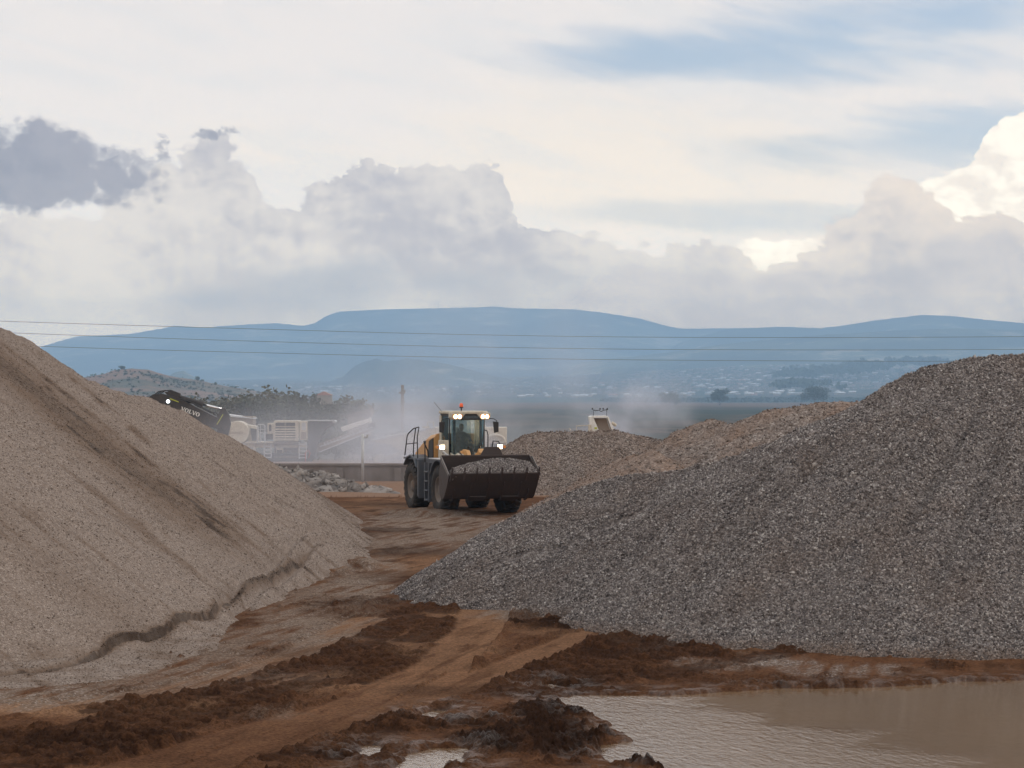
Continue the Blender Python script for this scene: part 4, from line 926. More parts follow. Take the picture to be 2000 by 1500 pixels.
# ------------------------------------------------------------------ jaw crusher
DC = 170.0
def c_(px, py, dy=0.0): v = at(px, py, DC); return (v.x, v.y + dy, v.z)
cr = empty('jaw_crusher', (at(570, 900, DC).x, DC, at(570, 903, DC).z)); tag(cr, 'cream mobile jaw crusher with round housing, louvred engine box and ladders', 'crusher'); co2 = tuple(cr.location)
def cb(mb, x0, y0, x1, y1, d0, d1):   # box from picture corners
    a = at(x0, y1, DC); b = at(x1, y0, DC); return mb.box((a.x, DC + d0, a.z), (b.x, DC + d1, b.z))
def rr_(x0, y0, x1, y1, r, n=4):      # rounded rectangle in picture units
    P = []
    for cx, cy_, a0 in ((x1 - r, y0 + r, 0), (x0 + r, y0 + r, 90), (x0 + r, y1 - r, 180), (x1 - r, y1 - r, 270)):
        for i in range(n + 1): a = R(a0 + 90 * i / n); P.append((cx + r * math.cos(a), cy_ - r * math.sin(a)))
    return P
drum = MB().cyl(c_(468, 844.5, -1.4), c_(468, 844.5, .2), .86, n=40).build('drum_housing', M['cream'], cr, bevel=.06, origin=co2)
cb(cb(MB(), 452, 843, 480, 844, -1.42, -1.403), 452, 846, 480, 846.8, -1.42, -1.403).build('trim_line', M['conc'], drum, origin=co2)
cb(MB(), 443, 824, 452, 868, -1.5, .3).build('hopper_end', M['cream'], cr, bevel=.04, origin=co2)
pr(MB(), [(484, 829), (503, 832), (505, 868), (492, 868), (486, 858)], -.9, .6, DC).build('feed_frame', M['cream'], cr, bevel=.03, origin=co2)
pr(MB(), [(492, 836), (504, 838), (504, 860), (495, 860)], -1.0, -.91, DC).build('guard_panel', M['slate'], cr, origin=co2)
mb = MB(); cb(mb, 484, 862, 538, 865, -1.6, 1); cb(mb, 500, 866, 602, 874, -.9, .9); cb(mb, 486, 866, 500, 872, -1.2, -.6); mb.build('chassis', M['cream'], cr, bevel=.02, origin=co2)
pr(MB(), [(500, 884), (606, 884), (616, 890), (612, 901), (604, 904), (512, 904), (500, 896)], -1.35, -.75, DC).build('track', M['black'], cr, bevel=.05, origin=co2)
# engine enclosure with louvres
eng = pr(MB(), rr_(538, 821, 587, 861, 3.0), -1.4, 1.0, DC).build('engine_housing', M['cream'], cr, bevel=.03, origin=co2)
pr(MB(), rr_(542, 825, 580, 831.5, 1.5), -1.45, -1.402, DC).build('intake_slot', M['black'], eng, origin=co2)
pr(MB(), rr_(541.5, 833.5, 580.5, 859, 1.5), -1.43, -1.402, DC).build('grille_recess', M['black'], eng, origin=co2)
mb = MB()
for i in range(5): pr(mb, [(541.5, 836.4 + i * 4.8), (580.5, 836.4 + i * 4.8), (580.5, 839.0 + i * 4.8), (541.5, 839.0 + i * 4.8)], -1.52, -1.44, DC)
cb(mb, 560.4, 824, 561.4, 859, -1.55, -1.525); mb.build('louvre', M['cream'], eng, bevel=.008, origin=co2)
pr(MB(), [(536, 862), (587, 862), (585, 866), (537, 866)], -1.6, .8, DC).build('ledge', M['rimm'], cr, bevel=.01, origin=co2)
side = pr(MB(), rr_(588, 822, 603.5, 859, 2), -1.3, 1.0, DC).build('cabinet', M['cream'], cr, bevel=.02, origin=co2)
pr(MB(), rr_(592, 825, 600.5, 840, 3), -1.33, -1.302, DC).build('window', M['galv'], side, origin=co2)
cb(MB(), 591, 843, 601, 857, -1.33, -1.302).build('door', M['conc'], side, origin=co2)
ctl = cb(MB(), 525, 826, 537, 858, -1.0, .4).build('control_box', M['cream'], cr, bevel=.02, origin=co2)
pr(MB(), rr_(528, 829, 533, 842, 1.5), -1.04, -1.002, DC).build('window', M['black'], ctl, origin=co2)
cb(MB(), 523, 847, 536, 858, -1.2, -1.003).build('hydraulics', M['black'], cr, origin=co2)
# lower compartment
mb = MB(); cb(mb, 539, 867, 586, 868, -1.3, .6); cb(mb, 539, 890.5, 586, 893, -1.4, .6); cb(mb, 539, 868, 540.5, 890, -1.3, .6); cb(mb, 584.5, 868, 586, 890, -1.3, .6); cb(mb, 540.6, 868.2, 584.4, 890.4, -.2, .5)
low_ = mb.build('lower_compartment', M['rimm'], cr, bevel=.01, origin=co2)
cb(cb(MB(), 542, 874, 556, 889, -1.1, -.3), 542, 872, 560, 873.8, -1.15, -.3).build('battery_box', M['cream'], low_, bevel=.02, origin=co2)
cb(MB(), 544, 878, 554, 886, -1.13, -1.102).build('vent', M['black'], low_, origin=co2)
MB().lathe([(.001, -.5), (.2, -.42), (.27, -.1), (.2, .05), (.001, .1)], c_(574.5, 887, -.8), 'z', 16).build('fuel_can', M['red'], low_, origin=co2, smooth=True)
cb(MB(), 563, 880, 570, 890, -1.0, -.5).build('pump', M['slate'], low_, bevel=.02, origin=co2)
def ladder(x0, x1, y0, y1, dy, n, nm='ladder'):
    mb = MB(); mb.bar(c_(x0, y0, dy), c_(x0, y1, dy), .07, .06, (0, 1, 0)); mb.bar(c_(x1, y0, dy), c_(x1, y1, dy), .07, .06, (0, 1, 0))
    for i in range(n): yy = y0 + (y1 - y0) * (i + .7) / n; mb.bar(c_(x0, yy, dy), c_(x1, yy, dy), .08, .07)
    return mb.build(nm, M['galv'], cr, origin=co2)
ladder(520.5, 534, 866, 894, -1.6, 4); ladder(588, 602, 862, 895, -1.5, 5)
mb = MB(); mb.tube([c_(508, 864, -1.6), c_(508, 830, -1.6), c_(510, 828.5, -1.6), c_(519, 828.5, -1.6), c_(522, 831, -1.6), c_(522, 864, -1.6)], .045)
mb.tube([c_(508, 845, -1.6), c_(522, 845, -1.6)], .03).tube([c_(513, 864, -1.6), c_(513, 828.5, -1.6)], .03).tube([c_(522, 838, -1.6), c_(511, 838, -1.6)], .025).tube([c_(506, 864, -1.2), c_(506, 833, -1.2)], .04)
mb.build('handrail', M['galv'], cr, origin=co2)
# black dust curtain and the discharge conveyor
cur = pr(MB(), [(604.5, 822), (652, 824), (655, 828), (640, 836), (630, 850), (622, 870), (616, 896), (604.5, 898)], -1.1, .9, DC).build('dust_curtain', M['slate'], cr, bevel=.02, origin=co2)
mb = MB(); [mb.tube([c_(609 + k * 3, 896, -1.14), c_(612 + k * 4.2, 850, -1.14), c_(616 + k * 5.5, 834, -1.14), c_(628 + k * 6, 828, -1.14)], .03) for k in range(3)]; mb.build('curtain_fold', M['slate'], cur, origin=co2)
cb(MB(), 604, 820.5, 655, 822, -1.2, 1).cyl(c_(654, 823, -1.2), c_(654, 823, 1), .1).build('curtain_rail', M['galv'], cur, origin=co2)
conv = pr(MB(), [(614, 876), (618, 868), (727, 829), (730, 836), (726, 842), (622, 884)], -.5, .5, DC).build('discharge_conveyor', M['conc'], cr, bevel=.02, origin=co2)
pr(MB(), [(666, 834), (724, 816), (726, 823), (670, 843)], -.62, .62, DC).build('belt_cover', M['whitepaint'], conv, bevel=.02, origin=co2)
mb = MB()
for k in range(16): x = 634 + k * 6.2; y = 876 - (x - 622) * .375; mb.bar(c_(x, y - 8, -.55), c_(x + 3, y - 1, -.55), .06, .05, (0, 1, 0))
mb.bar(c_(624, 883, -.58), c_(728, 841, -.58), .08, .07, (0, 1, 0)).bar(c_(626, 872, -.58), c_(729, 834, -.58), .08, .07, (0, 1, 0)); mb.build('truss', M['galv'], conv, origin=co2)
MB().cyl(c_(727, 832, -.6), c_(727, 832, .6), .24, n=16).build('head_drum', M['rubber'], conv, origin=co2)
MB().bar(c_(652, 825, -.4), c_(668, 845, -.4), .05, .05, (0, 1, 0)).bar(c_(629, 858, -.7), c_(650, 846, -.7), .2, .25, (0, 1, 0)).cyl(c_(626, 855, -.8), c_(633, 860, -.8), .14).build('hoist_ram', M['exc'], conv, origin=co2)
MB().tube([c_(606, 893, -1.5), c_(610, 884, -1.7), c_(606, 878, -1.7), c_(600, 884, -1.7), c_(601, 902, -1.7), c_(596, 912, -1.8)], .03).build('hose', M['red'], cr, origin=co2)

# ------------------------------------------------------------------ screening plant with its feed conveyor
DS = 152.0
sp_ = empty('screening_plant', (at(800, 900, DS).x, DS, at(800, 905, DS).z)); tag(sp_, 'dust-veiled cream screening plant whose sloping conveyor ends left of the loader', 'screening plant'); so2 = tuple(sp_.location)
def s_(px, py, dy=0.0): v = at(px, py, DS); return (v.x, v.y + dy, v.z)
def sb(mb, x0, y0, x1, y1, d0, d1): a = at(x0, y1, DS); b = at(x1, y0, DS); return mb.box((a.x, DS + d0, a.z), (b.x, DS + d1, b.z))
pr(MB(), [(728, 861), (760, 851), (835, 838), (850, 838), (850, 862), (782, 882), (764, 868)], -.9, .9, DS).build('hopper', M['cream'], sp_, bevel=.03, origin=so2)
pr(MB(), [(727, 859), (850, 833.5), (850, 836), (728, 862)], -1.0, 1.0, DS).build('hopper_rim', M['galv'], sp_, origin=so2)
pr(MB(), [(765, 856), (772, 855), (779, 866), (778, 876), (770, 868)], -1.0, -.91, DS).build('gusset', M['cream'], sp_, bevel=.02, origin=so2)
cv = pr(MB(), [(748, 893), (752, 899), (850, 870), (950, 838), (948, 830), (850, 860), (770, 886)], -.5, .5, DS).build('feed_conveyor', M['cream'], sp_, bevel=.02, origin=so2)
MB().cyl(s_(741, 896, -.5), s_(741, 896, .5), .2, n=16).prism(plate([(730, 895), (736, 888), (748, 887), (750, 895), (744, 903), (734, 902)], 0, DS), 'y', DS - .62, DS + .62).build('tail_drum', M['cream'], cv, bevel=.02, origin=so2)
mb = MB(); mb.bar(s_(786, 884, -.7), s_(792, 914, -.7), .16, .16, (0, 1, 0)).bar(s_(786, 884, .7), s_(792, 914, .7), .16, .16, (0, 1, 0)); sb(mb, 784, 911, 800, 914, -.8, .8)
mb.bar(s_(850, 870, -.7), s_(858, 914, -.7), .16, .16, (0, 1, 0)).build('support_leg', M['cream'], sp_, bevel=.01, origin=so2)
body = MB(); sb(body, 850, 834, 990, 900, -.8, 1.4); body.build('screen_body', M['cream'], sp_, bevel=.05, origin=so2)
arch = MB(); P = [s_(952 + 16 + 18 * math.cos(a), 862 - 13 * math.sin(a), -1.0) for a in [math.pi * i / 12 for i in range(13)]]; arch.tube(P, .09); sb(arch, 950, 862, 990, 864, -1.1, -.81)
arch.build('arch_guard', M['cream'], sp_, origin=so2)
mb = MB(); [sb(mb, 958 + k * 7, 866, 963 + k * 7, 872, -.84, -.803) for k in range(4)]; mb.build('vent', M['black'], sp_, origin=so2)
mb = MB(); mb.tube([s_(836, 838, -.9), s_(836, 824, -.9), s_(848, 824, -.9), s_(848, 838, -.9)], .04).cyl(s_(833, 832, -.9), s_(833, 836, -.9), .25); mb.build('handrail', M['cream'], sp_, origin=so2)
# white conveyor head showing over the brown pile
DW = 140.0
def w_(px, py, dy=0.0): v = at(px, py, DW); return (v.x, v.y + dy, v.z)
wc = empty('stacking_conveyor', (at(1172, 900, DW).x, DW, 0)); tag(wc, 'white conveyor head with small floodlights poking over the brown pile', 'conveyor'); wo2 = tuple(wc.location)
MB().prism(plate([(1151, 814), (1157, 812), (1171, 845), (1166, 880), (1160, 880)], 0, DW), 'y', DW - .6, DW + 2.4).prism(plate([(1184, 812), (1188, 814), (1202, 845), (1196, 846)], 0, DW), 'y', DW - .6, DW + 2.4).build('side_frame', M['whitepaint'], wc, bevel=.02, origin=wo2)
MB().prism(plate([(1157.5, 812), (1183.5, 812), (1185, 816), (1159, 816)], 0, DW), 'y', DW - .7, DW + 1.0).build('head_plate', M['whitepaint'], wc, bevel=.02, origin=wo2)
MB().prism(plate([(1159, 817), (1184, 817), (1194, 850), (1170, 850)], 0, DW), 'y', DW - .2, DW + .6).build('belt', M['conc'], wc, origin=wo2)
MB().box(tuple(np.array(w_(1152, 846)) - (.1, .8, 0)), tuple(np.array(w_(1146, 829)) + (.25, .2, 0))).build('control_box', M['cream'], wc, origin=wo2)
MB().tube([w_(1126, 846), w_(1126, 832), w_(1148, 831)], .03).build('handrail', M['cream'], wc, origin=wo2); MB().tube([w_(1115, 842), w_(1112, 836)], .03).build('handrail', M['cream'], wc, origin=wo2)
MB().cyl(w_(1194, 825, -.5), w_(1203, 831, -.5), .1).build('motor', M['cream'], wc, origin=wo2)
MB().box(tuple(np.array(w_(1160, 838, -.9))), tuple(np.array(w_(1165, 834, -.85)))).build('sticker', M['lime'], wc, origin=wo2)
mb = MB().tube([w_(1159, 800.5), w_(1164, 802), w_(1170, 801), w_(1174, 804), w_(1180, 801), w_(1187, 800)], .025).tube([w_(1159, 812), w_(1159, 801)], .015).tube([w_(1185, 812), w_(1185, 801)], .015); mb.build('light_bar', M['rail'], wc, origin=wo2)
for x in (1157, 1172, 1178, 1186): MB().box(tuple(np.array(w_(x - 1.4, 800, -.1))), tuple(np.array(w_(x + 1.4, 797, .05)))).build('floodlight', M['black'], wc, origin=wo2)
b = at(470, 815, 240); t_ = empty('site_shed', (b.x, b.y, -3)); tag(t_, 'low shed with a pale blue sheet roof behind the crusher', 'shed')
MB().box((-1.5, -1, 0), (1.4, 2, at(0, 813, 240).z + 3)).build('wall', M['conc'], t_); zr = at(0, 808.5, 240).z + 3
MB().prism([(-1.6, zr - .22), (1.5, zr - .5), (1.5, zr - .42), (-1.6, zr)], 'y', -1.2, 2.2).build('roof', RF[0], t_)
b = at(700, 820, 230); t_ = empty('farm_house', (b.x, b.y, -3)); tag(t_, 'house with a tan gabled roof behind the conveyor head', 'house')
z0 = at(0, 812, 230).z + 3; MB().box((-1.1, 0, 0), (1.1, 4, z0)).build('wall', M['conc'], t_); MB().prism([(-1.9, z0 - .1), (1.25, z0 + .75), (1.25, z0 - .1)], 'y', -.3, 4.3).build('roof', M['rimm'], t_)
b = at(632, 772, 900); t_ = empty('farm_house', (b.x, b.y, zat(b.x, b.y) - 1)); tag(t_, 'far house with a rust-coloured roof above the dark trees', 'house')
z0 = at(0, 772, 900).z - t_.location.z; MB().box((-3, 0, 0), (3, 6, z0)).build('wall', M['conc'], t_); MB().prism([(-3.6, z0), (3.6, z0), (0, z0 + 1.5)], 'y', -.3, 6.3).build('roof', RF[2], t_)
#@@P3A
# ------------------------------------------------------------------ wheel loader (local: +x forward, -y towards the left of the picture)
LYAW = math.atan2(-math.cos(R(18.5)), math.sin(R(18.5)))
LO = Vector((-1.85, 84, .0))
ld = empty('wheel_loader', LO, LYAW); tag(ld, 'cream and ochre wheel loader with lamps lit, carrying gravel in its wide bucket', 'wheel loader')
WR, WW, TRK = .895, .64, 1.17
def wheel(ax, sy):
    c = (0, 0, 0); mb = MB()
    hw = WW / 2
    mb.lathe([(.44, -hw + .10), (.50, -hw + .03), (.62, -hw - .01), (.76, -hw), (.83, -hw + .04), (.845, -hw + .12), (.85, 0), (.845, hw - .12), (.83, hw - .04), (.76, hw), (.62, hw + .01), (.50, hw - .03), (.44, hw - .10)], c, 'y', 44)
    n = 22
    for i in range(n):
        for sg in (-1, 1):
            a = 2 * math.pi * (i + (.5 if sg > 0 else 0)) / n
            def P(aa, y, r): return (r * math.cos(aa), y, r * math.sin(aa))
            vs = []
            for y, da, wd in ((sg * .03, .10, .075), (sg * (hw - .06), -.045, .085), (sg * (hw + .005), -.06, .085)):
                r1 = WR if abs(y) < hw - .02 else .80
                for dd_ in (-wd / 2, wd / 2): vs.append(P(a + da + dd_ / .86 * 1.3, y, .82 if r1 > .85 else .74)); vs.append(P(a + da + dd_ / .86, y, r1))
            f = []
            for k in range(2):
                b = 4 * k; f += [(b + 1, b + 3, b + 7, b + 5), (b, b + 1, b + 5, b + 4), (b + 2, b + 6, b + 7, b + 3)]
            f += [(0, 2, 3, 1), (8, 9, 11, 10)]; mb.add(vs, f)
    w_o = mb.build('wheel', M['rubber'], ld, smooth=False); w_o.location = (ax, sy * TRK, WR - .02); w_o.rotation_euler = (0, rng.random() * .3, 0)
    for p in w_o.data.polygons[:44 * 12]: p.use_smooth = True
    so_ = sy
    rb = MB().lathe([(.45, so_ * (hw - .10)), (.47, so_ * (hw - .05)), (.44, so_ * (hw - .06)), (.36, so_ * (hw - .16)), (.30, so_ * (hw - .20)), (.22, so_ * (hw - .20)), (.20, so_ * (hw - .10)), (.12, so_ * (hw - .07)), (.001, so_ * (hw - .07))], c, 'y', 32)
    rb.lathe([(.45, -so_ * (hw - .10)), (.3, -so_ * (hw - .2)), (.001, -so_ * (hw - .2))], c, 'y', 24)
    for i in range(12): a = i * math.pi / 6; rb.cyl((.255 * math.cos(a), so_ * (hw - .21), .255 * math.sin(a)), (.255 * math.cos(a), so_ * (hw - .165), .255 * math.sin(a)), .022, n=6)
    rb.build('rim', M['rimm'], w_o, smooth=False)
for ax in (1.8, -1.8):
    for sy in (-1, 1): wheel(ax, sy)
def LP(name, mb, m, bevel=.012, parent=ld, **k): return mb.build(name, M[m], parent, bevel=bevel, **k)
LP('rear_frame', MB().box((-3.2, -.72, .75), (.1, .72, 1.5)).box((-3.45, -.95, .8), (-3.2, .95, 1.75)).box((-2.1, -.95, .7), (-1.5, .95, 1.1)), 'slate', .03)
LP('axle', MB().cyl((-1.8, -.9, WR), (-1.8, .9, WR), .24, n=16), 'steel'); LP('axle', MB().cyl((1.8, -.9, WR), (1.8, .9, WR), .24, n=16).cyl((1.5, 0, WR), (2.15, 0, WR), .36, n=16), 'steel')
# engine hood, rounded at the top
hood = []
for x, z, hw in ((-3.5, 2.0, .78), (-3.3, 2.22, .84), (-2.4, 2.52, .88), (-1.5, 2.78, .88), (-.72, 2.86, .86)): hood.append((x, z, hw))
mb = MB(); rings = []
for x, z, hw in hood: rings += [(x, -hw, 1.45), (x, -hw, z - .16), (x, -hw + .12, z - .02), (x, -hw * .4, z), (x, hw * .4, z), (x, hw - .12, z - .02), (x, hw, z - .16), (x, hw, 1.45)]
fs = []
for i in range(4):
    for k in range(8): a = i * 8 + k; b = i * 8 + (k + 1) % 8; fs.append((a, b, b + 8, a + 8))
fs += [tuple(range(8)), tuple(range(32, 40))]; mb.add(rings, fs); hd = LP('engine_hood', mb, 'yellow', .02)
LP('air_grille', MB().prism([(-1.45, 1.85), (-.75, 1.85), (-.75, 2.68), (-1.3, 2.55)], 'y', -.895, -.862), 'black', .005, hd)
LP('exhaust_pipe', MB().cyl((-1.9, .45, 2.55), (-1.9, .45, 3.05), .085, n=14), 'black', 0, ld, smooth=True)
for sy in (-1, 1): LP('platform', MB().box((-.75, sy * .99 - .21, 1.72), (.95, sy * .99 + .21, 1.95)), 'slate', .02)
LP('cab_support', MB().box((.22, -.98, 1.96), (.72, -.72, 2.62)), 'cream', .02)
LP('platform', MB().box((-2.9, -1.42, 1.86), (-.78, -.9, 1.93)), 'slate', .015)
def fender(ax, sy, m, w0, w1, r=1.02, a0=20, a1=165, nm='fender', n=10):
    mb = MB(); P = []
    for i in range(n + 1): a = R(a0 + (a1 - a0) * i / n); P.append((ax + r * math.cos(a), WR + r * math.sin(a)))
    Q = [(ax + (r + .05) * math.cos(R(a0 + (a1 - a0) * i / n)), WR + (r + .05) * math.sin(R(a0 + (a1 - a0) * i / n))) for i in range(n + 1)]
    for i in range(n): mb.prism([P[i], Q[i], Q[i + 1], P[i + 1]], 'y', sy * w0, sy * w1)
    return LP(nm, mb, m, 0)
for sy in (-1, 1):
    fender(-1.8, sy, 'slate', .8, 1.50, 1.10, 38, 138, n=4)
    LP('fender_liner', MB().box((-2.75, sy * .8 - .02, 1.0), (-.85, sy * .8 + .02, 2.0)), 'black', 0); LP('fender_liner', MB().box((.85, sy * .8 - .02, 1.0), (2.2, sy * .8 + .02, 1.94)), 'black', 0)
    fender(1.8, sy, 'slate', .85, 1.50, 1.03, 70, 150, n=4)
    LP('fender_top', MB().box((.78, sy * 1.18 - .33, 1.945), (2.1, sy * 1.18 + .33, 1.985)), 'galv', .015)
    LP('side_panel', MB().prism([(-.78, 1.9), (-.74, .55), (-.62, .46), (-.62, 1.9)], 'y', sy * 1.22 - .03, sy * 1.5), 'slate', .02)
    # ladder between the wheels
    mb = MB()
    for x in (.12, .62): mb.box((x - .035, sy * 1.38 - .10, .38), (x + .035, sy * 1.38 + .10, 1.8))
    for z in (.42, .76, 1.10, 1.44): mb.box((.155, sy * 1.38 - .13, z), (.585, sy * 1.38 + .13, z + .05))
    LP('ladder', mb, 'slate', .008)
    LP('tank', MB().box((-.45, sy * 1.0 - .26, .62), (.08, sy * 1.0 + .26, 1.7)), 'black', .03)
# handrails
r_ = .024
LP('handrail', MB().tube([(-.85, -1.45, 1.93), (-.85, -1.47, 2.7), (-.9, -1.4, 3.0), (-1.0, -1.36, 3.08), (-1.7, -1.36, 3.02), (-2.3, -1.40, 2.82), (-2.4, -1.42, 2.7), (-2.6, -1.45, 2.0)], r_).tube([(-1.55, -1.42, 1.93), (-1.5, -1.42, 2.45), (-1.4, -1.37, 3.05)], r_).tube([(-.86, -1.46, 2.5), (-1.5, -1.42, 2.47), (-2.46, -1.43, 2.42)], .018), 'rail', 0)
LP('handrail', MB().tube([(.12, -1.45, 1.5), (.1, -1.45, 2.45), (.06, -1.42, 2.55), (-.1, -1.38, 2.58), (-.4, -1.34, 2.56), (-.5, -1.30, 2.5), (-.7, -1.1, 2.2), (-.72, -1.08, 1.95)], r_), 'rail', 0)
LP('handrail', MB().tube([(.12, 1.45, 1.5), (.1, 1.45, 2.45), (0, 1.42, 2.55), (-.4, 1.34, 2.56), (-.55, 1.3, 1.95)], r_), 'rail', 0)
LP('grab_bar', MB().tube([(.35, .84, 2.1), (.35, .89, 2.2), (.35, .90, 2.8), (.35, .86, 2.95), (.35, .72, 3.0)], .022), 'rail', 0); LP('grab_bar', MB().tube([(.35, .70, 2.2), (.35, .76, 2.25), (.35, .76, 3.4), (.35, .70, 3.45)], .014), 'cream', 0)
# cab: curved glass on a cream base
CX = .22
plan = [(-.80, -.65), (.25, -.67), (.52, -.63), (.72, -.53), (.82, -.36), (.86, -.13), (.86, .13), (.82, .36), (.72, .53), (.52, .63), (.25, .67), (-.80, .65)]
def cabp(x, y, z, k=1.0): t = (z - 2.1) / 1.45; return (CX + x * (1 - .04 * t) * k, y * (1 + .0 * t) * k, z)
base = LP('cab_base', MB().prism([(CX - .82, 1.45), (CX + .50, 1.45), (CX + .62, 1.75), (CX + .66, 2.08), (CX + .5, 2.16), (CX - .82, 2.16)], 'y', -.66, .66), 'cream', .03)
for i in range(6): LP('bolt', MB().cyl((.725, -.95, 2.05 + i * .10), (.74, -.95, 2.05 + i * .10), .018, n=6), 'rail', 0, base)
# glazing panes follow the plan
def pane(i0, i1, z0, z1, nm, low=None):
    mb = MB(); n = i1 - i0 + 1; zl = lambda i: z0 if low is None else low[i - i0]
    vs = [cabp(*plan[i], zl(i)) for i in range(i0, i1 + 1)] + [cabp(*plan[i], z1) for i in range(i0, i1 + 1)]
    vi = [(x * 1.0 - .012 * (1 if True else 0), y * .985, z) for x, y, z in vs]
    f = [(k, k + 1, n + k + 1, n + k) for k in range(n - 1)] + [(2 * n + k + 1, 2 * n + k, 3 * n + k, 3 * n + k + 1) for k in range(n - 1)]
    f += [(k + 1, k, 2 * n + k, 2 * n + k + 1) for k in range(n - 1)] + [(n + k, n + k + 1, 3 * n + k + 1, 3 * n + k) for k in range(n - 1)] + [(0, n, 3 * n, 2 * n), (n - 1, 3 * n - 1, 4 * n - 1, 2 * n - 1)][:1]
    mb.add(vs + vi, f); return LP(nm, mb, 'glass', 0)
pane(2, 9, 2.1, 3.5, 'windscreen', low=[2.15, 2.02, 1.98, 2.04, 2.04, 1.98, 2.02, 2.15]); pane(0, 1, 2.17, 3.5, 'side_window'); pane(10, 11, 2.17, 3.5, 'side_window')
LP('rear_window', MB().box((CX - .80, -.52, 2.45), (CX - .785, .52, 3.4)), 'glass', 0)
for sy in (-1, 1):
    LP('pillar', MB().bar(cabp(.40, sy * .665, 2.1), cabp(.40, sy * .665, 3.5), .035, .055), 'black', .006)
    LP('rear_pillar', MB().box((CX - .80, sy * .675 - .02, 2.1), (CX - .60, sy * .675 + .02, 3.52)), 'cream', .012)
LP('rear_wall', MB().box((CX - .82, -.64, 2.1), (CX - .80, .64, 2.45)), 'black', .006)
LP('windscreen_trim', MB().tube([cabp(*plan[2], 2.13), cabp(*plan[3], 2.0), cabp(*plan[4], 1.965), cabp(*plan[5], 2.025), cabp(*plan[6], 2.025), cabp(*plan[7], 1.965), cabp(*plan[8], 2.0), cabp(*plan[9], 2.13)], .022), 'black', 0)
# roof with lamp pods
rp_ = [(CX + a * 1.05 + .02, b * .90) for a, b in [(-.84, -.74), (-.78, -.80), (.3, -.82), (.66, -.78), (.84, -.62), (.88, -.3), (.88, .3), (.84, .62), (.66, .78), (.3, .82), (-.78, .80), (-.84, .74)]]
roof = LP('roof', MB().prism(rp_, 'z', 3.58, 3.69), 'cream', .035)
LP('roof_underside', MB().prism([(CX + (x - CX) * .93, y * .93) for x, y in rp_], 'z', 3.49, 3.578), 'black', .01, roof)
for sy in (-1, 1):
    pod = LP('lamp_pod', MB().prism([(sy * .745, 3.63), (sy * .74, 3.47), (sy * .67, 3.37), (sy * .40, 3.37), (sy * .20, 3.60)], 'x', CX + .50, CX + .93), 'cream', .025, roof)
    LP('lamp_bezel', MB().prism([(sy * .71, 3.565), (sy * .70, 3.45), (sy * .66, 3.41), (sy * .42, 3.41), (sy * .33, 3.53), (sy * .37, 3.565)], 'x', CX + .931, CX + .945), 'amber', .004, pod)
    for yy in (.445, .60):
        LP('work_lamp', MB().lathe([(.001, .035), (.045, .03), (.068, .015), (.072, 0)], (CX + .946, sy * yy, 3.485), 'x', 18), 'lampon', 0, pod, smooth=True)
vis_ = LP('sun_visor', MB().box((CX + .80, -.42, 3.36), (CX + .88, .42, 3.575)), 'black', .006, roof)
M['dimtext'] = paint('dim blue lettering', (.12, .17, .21), .5, dirt=.1)
fc = bpy.data.curves.new('lettering', 'FONT'); fc.body = 'LIEBHERR'; fc.size = .135; fc.align_x = 'CENTER'; fc.align_y = 'CENTER'; fc.extrude = .002; fc.space_character = 1.05
fo = bpy.data.objects.new('lettering', fc); col.objects.link(fo); bpy.context.view_layer.update()
fm = bpy.data.meshes.new_from_object(fo); bpy.data.objects.remove(fo); fm.materials.clear(); fm.materials.append(M['dimtext'])
fo = bpy.data.objects.new('lettering', fm); col.objects.link(fo); fo.parent = vis_; fo.location = (CX + .884, 0, 3.46); fo.rotation_euler = (R(90), 0, R(90))
bc = LP('beacon', MB().cyl((CX + .1, -.12, 3.69), (CX + .1, -.12, 3.80), .025, n=10).lathe([(.07, 0), (.075, .03), (.07, .05)], (CX + .1, -.12, 3.79), 'z', 16), 'black', 0, roof)
LP('lens', MB().lathe([(.068, 0), (.07, .05), (.06, .10), (.035, .13), (.001, .135)], (CX + .1, -.12, 3.84), 'z', 18), 'orange', 0, bc, smooth=True)
LP('aerial', MB().tube([(CX - .3, -.75, 3.66), (CX - .6, -.95, 4.0)], .008), 'rail', 0, roof)
# mirrors
for sy, yy in ((-1, 1.0), (1, 1.06)):
    LP('mirror', MB().prism([(sy * (yy - .10), 3.30), (sy * (yy + .10), 3.28), (sy * (yy + .10), 2.92), (sy * (yy - .06), 2.88)], 'x', CX + .52, CX + .60).tube([(CX + .5, sy * .68, 3.42), (CX + .58, sy * .98, 3.40), (CX + .58, sy * (yy + .03), 3.33), (CX + .58, sy * (yy + .03), 3.1)], .018), 'black', .012)
LP('wiper', MB().tube([cabp(.88, .22, 2.08), cabp(.89, .40, 2.5), cabp(.86, .50, 2.72)], .014).tube([cabp(.875, .38, 2.28), cabp(.835, .52, 2.95)], .012).tube([cabp(.88, .05, 2.1), cabp(.885, .3, 2.45)], .01), 'rail', 0)
